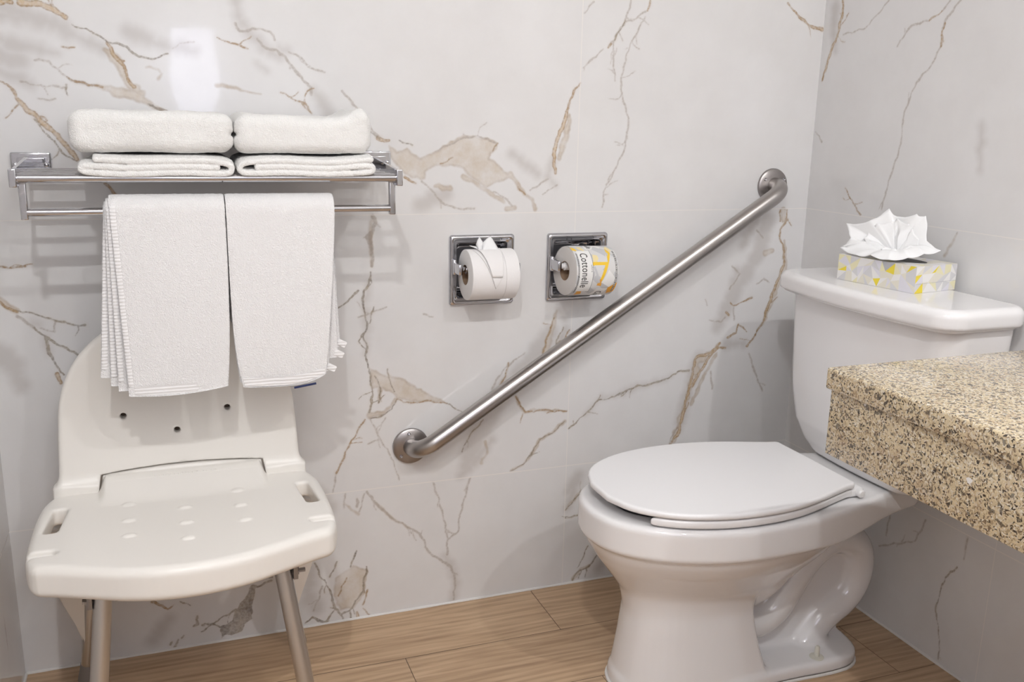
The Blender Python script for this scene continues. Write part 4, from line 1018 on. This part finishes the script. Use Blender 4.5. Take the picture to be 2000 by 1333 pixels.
def wtext(txt, xb, a0, length, height, parent):
    cu_ = bpy.data.curves.new('txt', 'FONT'); cu_.body = txt; cu_.size = 1; cu_.resolution_u = 4; cu_.space_character = 1.06; cu_.offset = .004
    ob = bpy.data.objects.new('txt', cu_); COL.objects.link(ob); bpy.context.view_layer.update()
    me = bpy.data.meshes.new_from_object(ob.evaluated_get(bpy.context.evaluated_depsgraph_get())); bpy.data.objects.remove(ob)
    co = np.empty(len(me.vertices) * 3); me.vertices.foreach_get('co', co); co = co.reshape(-1, 3)
    W = co[:, 0].max(); H = co[:, 1].max()
    for v, c in zip(me.vertices, co): v.co = cyl(xb + c[1] / H * height, a0 - math.degrees(c[0] / W * length / RR), .0011, YC, ZC)
    me.name = 'lettering'; return link('lettering', me, WR[3], parent, False)
wtext('Cottonelle', x0 + .0135, 52, .079, .0175, wrap); wtext('ultra', x0 + .036, 22, .016, .0032, wrap)
wtext('Cottonelle', x0 + .060, -46, .070, .0150, wrap); wtext('Cottonelle', x0 + .040, 128, .055, .013, wrap)
# turn the wrapped roll slightly on its roller, as it hangs crooked
t2.rotation_euler = (0, math.radians(2.), math.radians(4.5)); t2.location.y -= .004
# ---------------------------------------------------------------- tissue box
BX, BYY, BZ0 = -.092, -.4135, .7953; ang = math.radians(8.5)
tb = thing('tissue_box', (BX, BYY, BZ0), 'low flat tissue box printed with pale and yellow triangles on the tank lid', 'tissue box')
def bl(u, v, z): return (BX + u * math.cos(ang) + v * math.sin(ang), BYY + u * math.sin(ang) * 1 - v * math.cos(ang), BZ0 + z)   # u: away from camera side (+x), v: towards viewer (-y)
BH = .052; hu, hv = .060, .0945
PAL = [mat('box_' + n, c, .4) for n, c in (('white', (.82, .80, .78)), ('cream', (.76, .72, .62)), ('grey', (.66, .65, .655)), ('lilac', (.73, .71, .76)), ('yellow', (.82, .66, .06)), ('pale_yellow', (.80, .75, .50)), ('mid_grey', (.45, .45, .47)))]
rnd = random.Random(5)
def side(name, P, nc, nr, yel, weights):
    V = []; F = []; MI = []
    for i in range(nc + 1):
        for j in range(nr + 1):
            a = i / nc + (rnd.uniform(-.32, .32) / nc if 0 < i < nc else 0); b = j / nr + (rnd.uniform(-.3, .3) / nr if 0 < j < nr else 0); V.append(P(a, b))
    W = nr + 1
    for i in range(nc):
        for j in range(nr):
            a = i * W + j; q = (a, a + W, a + W + 1, a + 1)
            for tri in (((q[0], q[1], q[2]), (q[0], q[2], q[3])) if rnd.random() < .5 else ((q[0], q[1], q[3]), (q[1], q[2], q[3]))):
                F.append(tri); MI.append(rnd.choices(range(7), weights)[0])
    for k in yel: MI[k] = 4
    return pymesh(name, V, F, PAL, tb, False, MI)
wts = [5, 4, 3, 3, 0, 2.2, .5]
side('side_panel', lambda a, b: bl(-hu, -hv + 2 * hv * a, BH * b), 11, 3, (2, 31, 46, 65), wts)
side('end_panel', lambda a, b: bl(-hu + 2 * hu * a, hv, BH * b), 6, 3, (0, 3, 16), wts)
side('side_panel', lambda a, b: bl(hu, hv - 2 * hv * a, BH * b), 8, 2, (5, 20), wts)
side('end_panel', lambda a, b: bl(hu - 2 * hu * a, -hv, BH * b), 5, 2, (7,), wts)
side('top_panel', lambda a, b: bl(-hu + 2 * hu * a, -hv + 2 * hv * b, BH), 5, 8, (), [6, 5, 0, 1, 0, 1, 0])
pymesh('bottom_panel', [bl(-hu, -hv, 0), bl(hu, -hv, 0), bl(hu, hv, 0), bl(-hu, hv, 0)], [(0, 1, 2, 3)], PAL[0], tb, False)
pymesh('opening', [bl(.026 * math.cos(a) * (1 if abs(math.sin(a)) < .99 else .9), .062 * math.sin(a) + .006, BH + .0003) for a in [2 * PI * k / 40 for k in range(40)]], [tuple(range(40))], M_DARK, tb, False)
for vv in (.5,): pymesh('panel_seam', [bl(-hu + .003, hv + .0003, .0175), bl(hu, hv + .0003, .0190), bl(hu, hv + .0003, .0196), bl(-hu + .003, hv + .0003, .0181)], [(0, 1, 2, 3)], PAL[6], tb, False)
# tissue
TP = [(-0.15, -0.31, 0.858), (-0.14, -0.328, 0.88), (-0.125, -0.295, 0.906), (-0.115, -0.349, 0.917), (-0.09, -0.374, 0.945), (-0.085, -0.393, 0.93), (-0.075, -0.434, 0.939), (-0.065, -0.449, 0.937), (-0.07, -0.465, 0.89), (-0.068, -0.501, 0.875), (-0.1, -0.491, 0.868), (-0.125, -0.479, 0.86), (-0.152, -0.455, 0.853), (-0.16, -0.413, 0.857), (-0.16, -0.373, 0.851)]
def tissue_fan(P, apex, scale, seed, bulge, name, parent):
    P = np.array(P); apex = np.array(apex); k = len(P); V = []; Q = []; n = 18; m = 7
    ring = []
    for i in range(k):
        a, b = P[i], P[(i + 1) % k]
        for j in range(m):
            t_ = j / m; ring.append(a * (1 - t_) + b * t_ + (0 if j == 0 else 1) * np.array((0, 0, -.0035 * math.sin(PI * t_))))
    ring = np.array(ring); K = len(ring)
    for i, q in enumerate(ring):
        for j in range(1, n + 1):
            r = j / n; e = q - apex; base = apex + e * r * scale
            up = bulge * math.sin(PI * min(1, r * 1.05)) * (1 if e[2] < .03 else .35)
            fold = .0060 * math.sin(PI * r) * mnoise.noise(Vector((i * .16 + seed, r * 1.6, seed))) + .0012 * mnoise.noise(Vector((i * .4, r * 3, seed)))
            hd = np.array((e[0], e[1], 0)); hd = hd / max(np.linalg.norm(hd), 1e-6)
            V.append(base + np.array((0, 0, up)) + hd * fold * 2.2 + np.array((0, 0, fold)))
    c = len(V); V.append(apex)
    for i in range(K):
        i2 = (i + 1) % K; Q.append((c, i * n, i2 * n))
        for j in range(n - 1): Q.append((i * n + j, i * n + j + 1, i2 * n + j + 1, i2 * n + j))
    V = [(min(v[0], -.004), v[1], v[2]) for v in V]
    o = pymesh(name, V, Q, M_TISSUE, parent); s_ = o.modifiers.new('th', 'SOLIDIFY'); s_.thickness = .0004; return o
AP = (BX - .004, BYY, BZ0 + BH + .001)
ti = tissue_fan(TP, AP, 1., 1.3, .016, 'tissue', None); tag(ti, 'crumpled white facial tissue standing out of the tissue box', 'tissue')
ip = [tuple(AP[k] + (np.array(q)[k] - AP[k]) * s_ + (0, 0, .014)[k] for k in range(3)) for q, s_ in zip(TP, (.5, .7, .55, .75, .6, .8, .62, .55, .7, .5, .6, .5, .45, .6, .5))]
tissue_fan(ip, AP, 1., 5.1, .012, 'inner_ply', ti)
# ---------------------------------------------------------------- granite vanity counter
vc = thing('vanity_counter', (-.30, -1.5, 0), 'speckled beige granite vanity counter with a deep front apron at right', 'counter')
mb = MB(); mb.box((-.5900, -2.30, .733), (-.0005, -.829, .765), .0035, 3); mb.build('countertop', M_GRAN, vc)
mb = MB(); mb.box((-.5825, -2.295, .634), (-.5630, -.834, .7335), .0015, 2); mb.build('front_apron', M_GRAN, vc)
mb = MB(); mb.box((-.5628, -.8545, .634), (-.0005, -.835, .7335), .0015, 2); mb.build('end_apron', M_GRAN, vc)
mb = MB(); mb.box((-.20, -1.02, .600), (-.0008, -.99, .7335), .003); mb.box((-.025, -1.02, .45), (-.0008, -.99, .62), .003); mb.build('wall_bracket', M_BOLT, vc)
for (y, z, a, b) in ((-1.092, .690, .0045, .004), (-.905, .731, .0028, .0035)):
    pymesh('chip', [(-.5828, y + a * math.cos(t_) * (1 + .3 * math.sin(3 * t_)), z + b * math.sin(t_)) for t_ in [2 * PI * k / 12 for k in range(12)]], [tuple(range(12))], M_CAULK, vc, False)
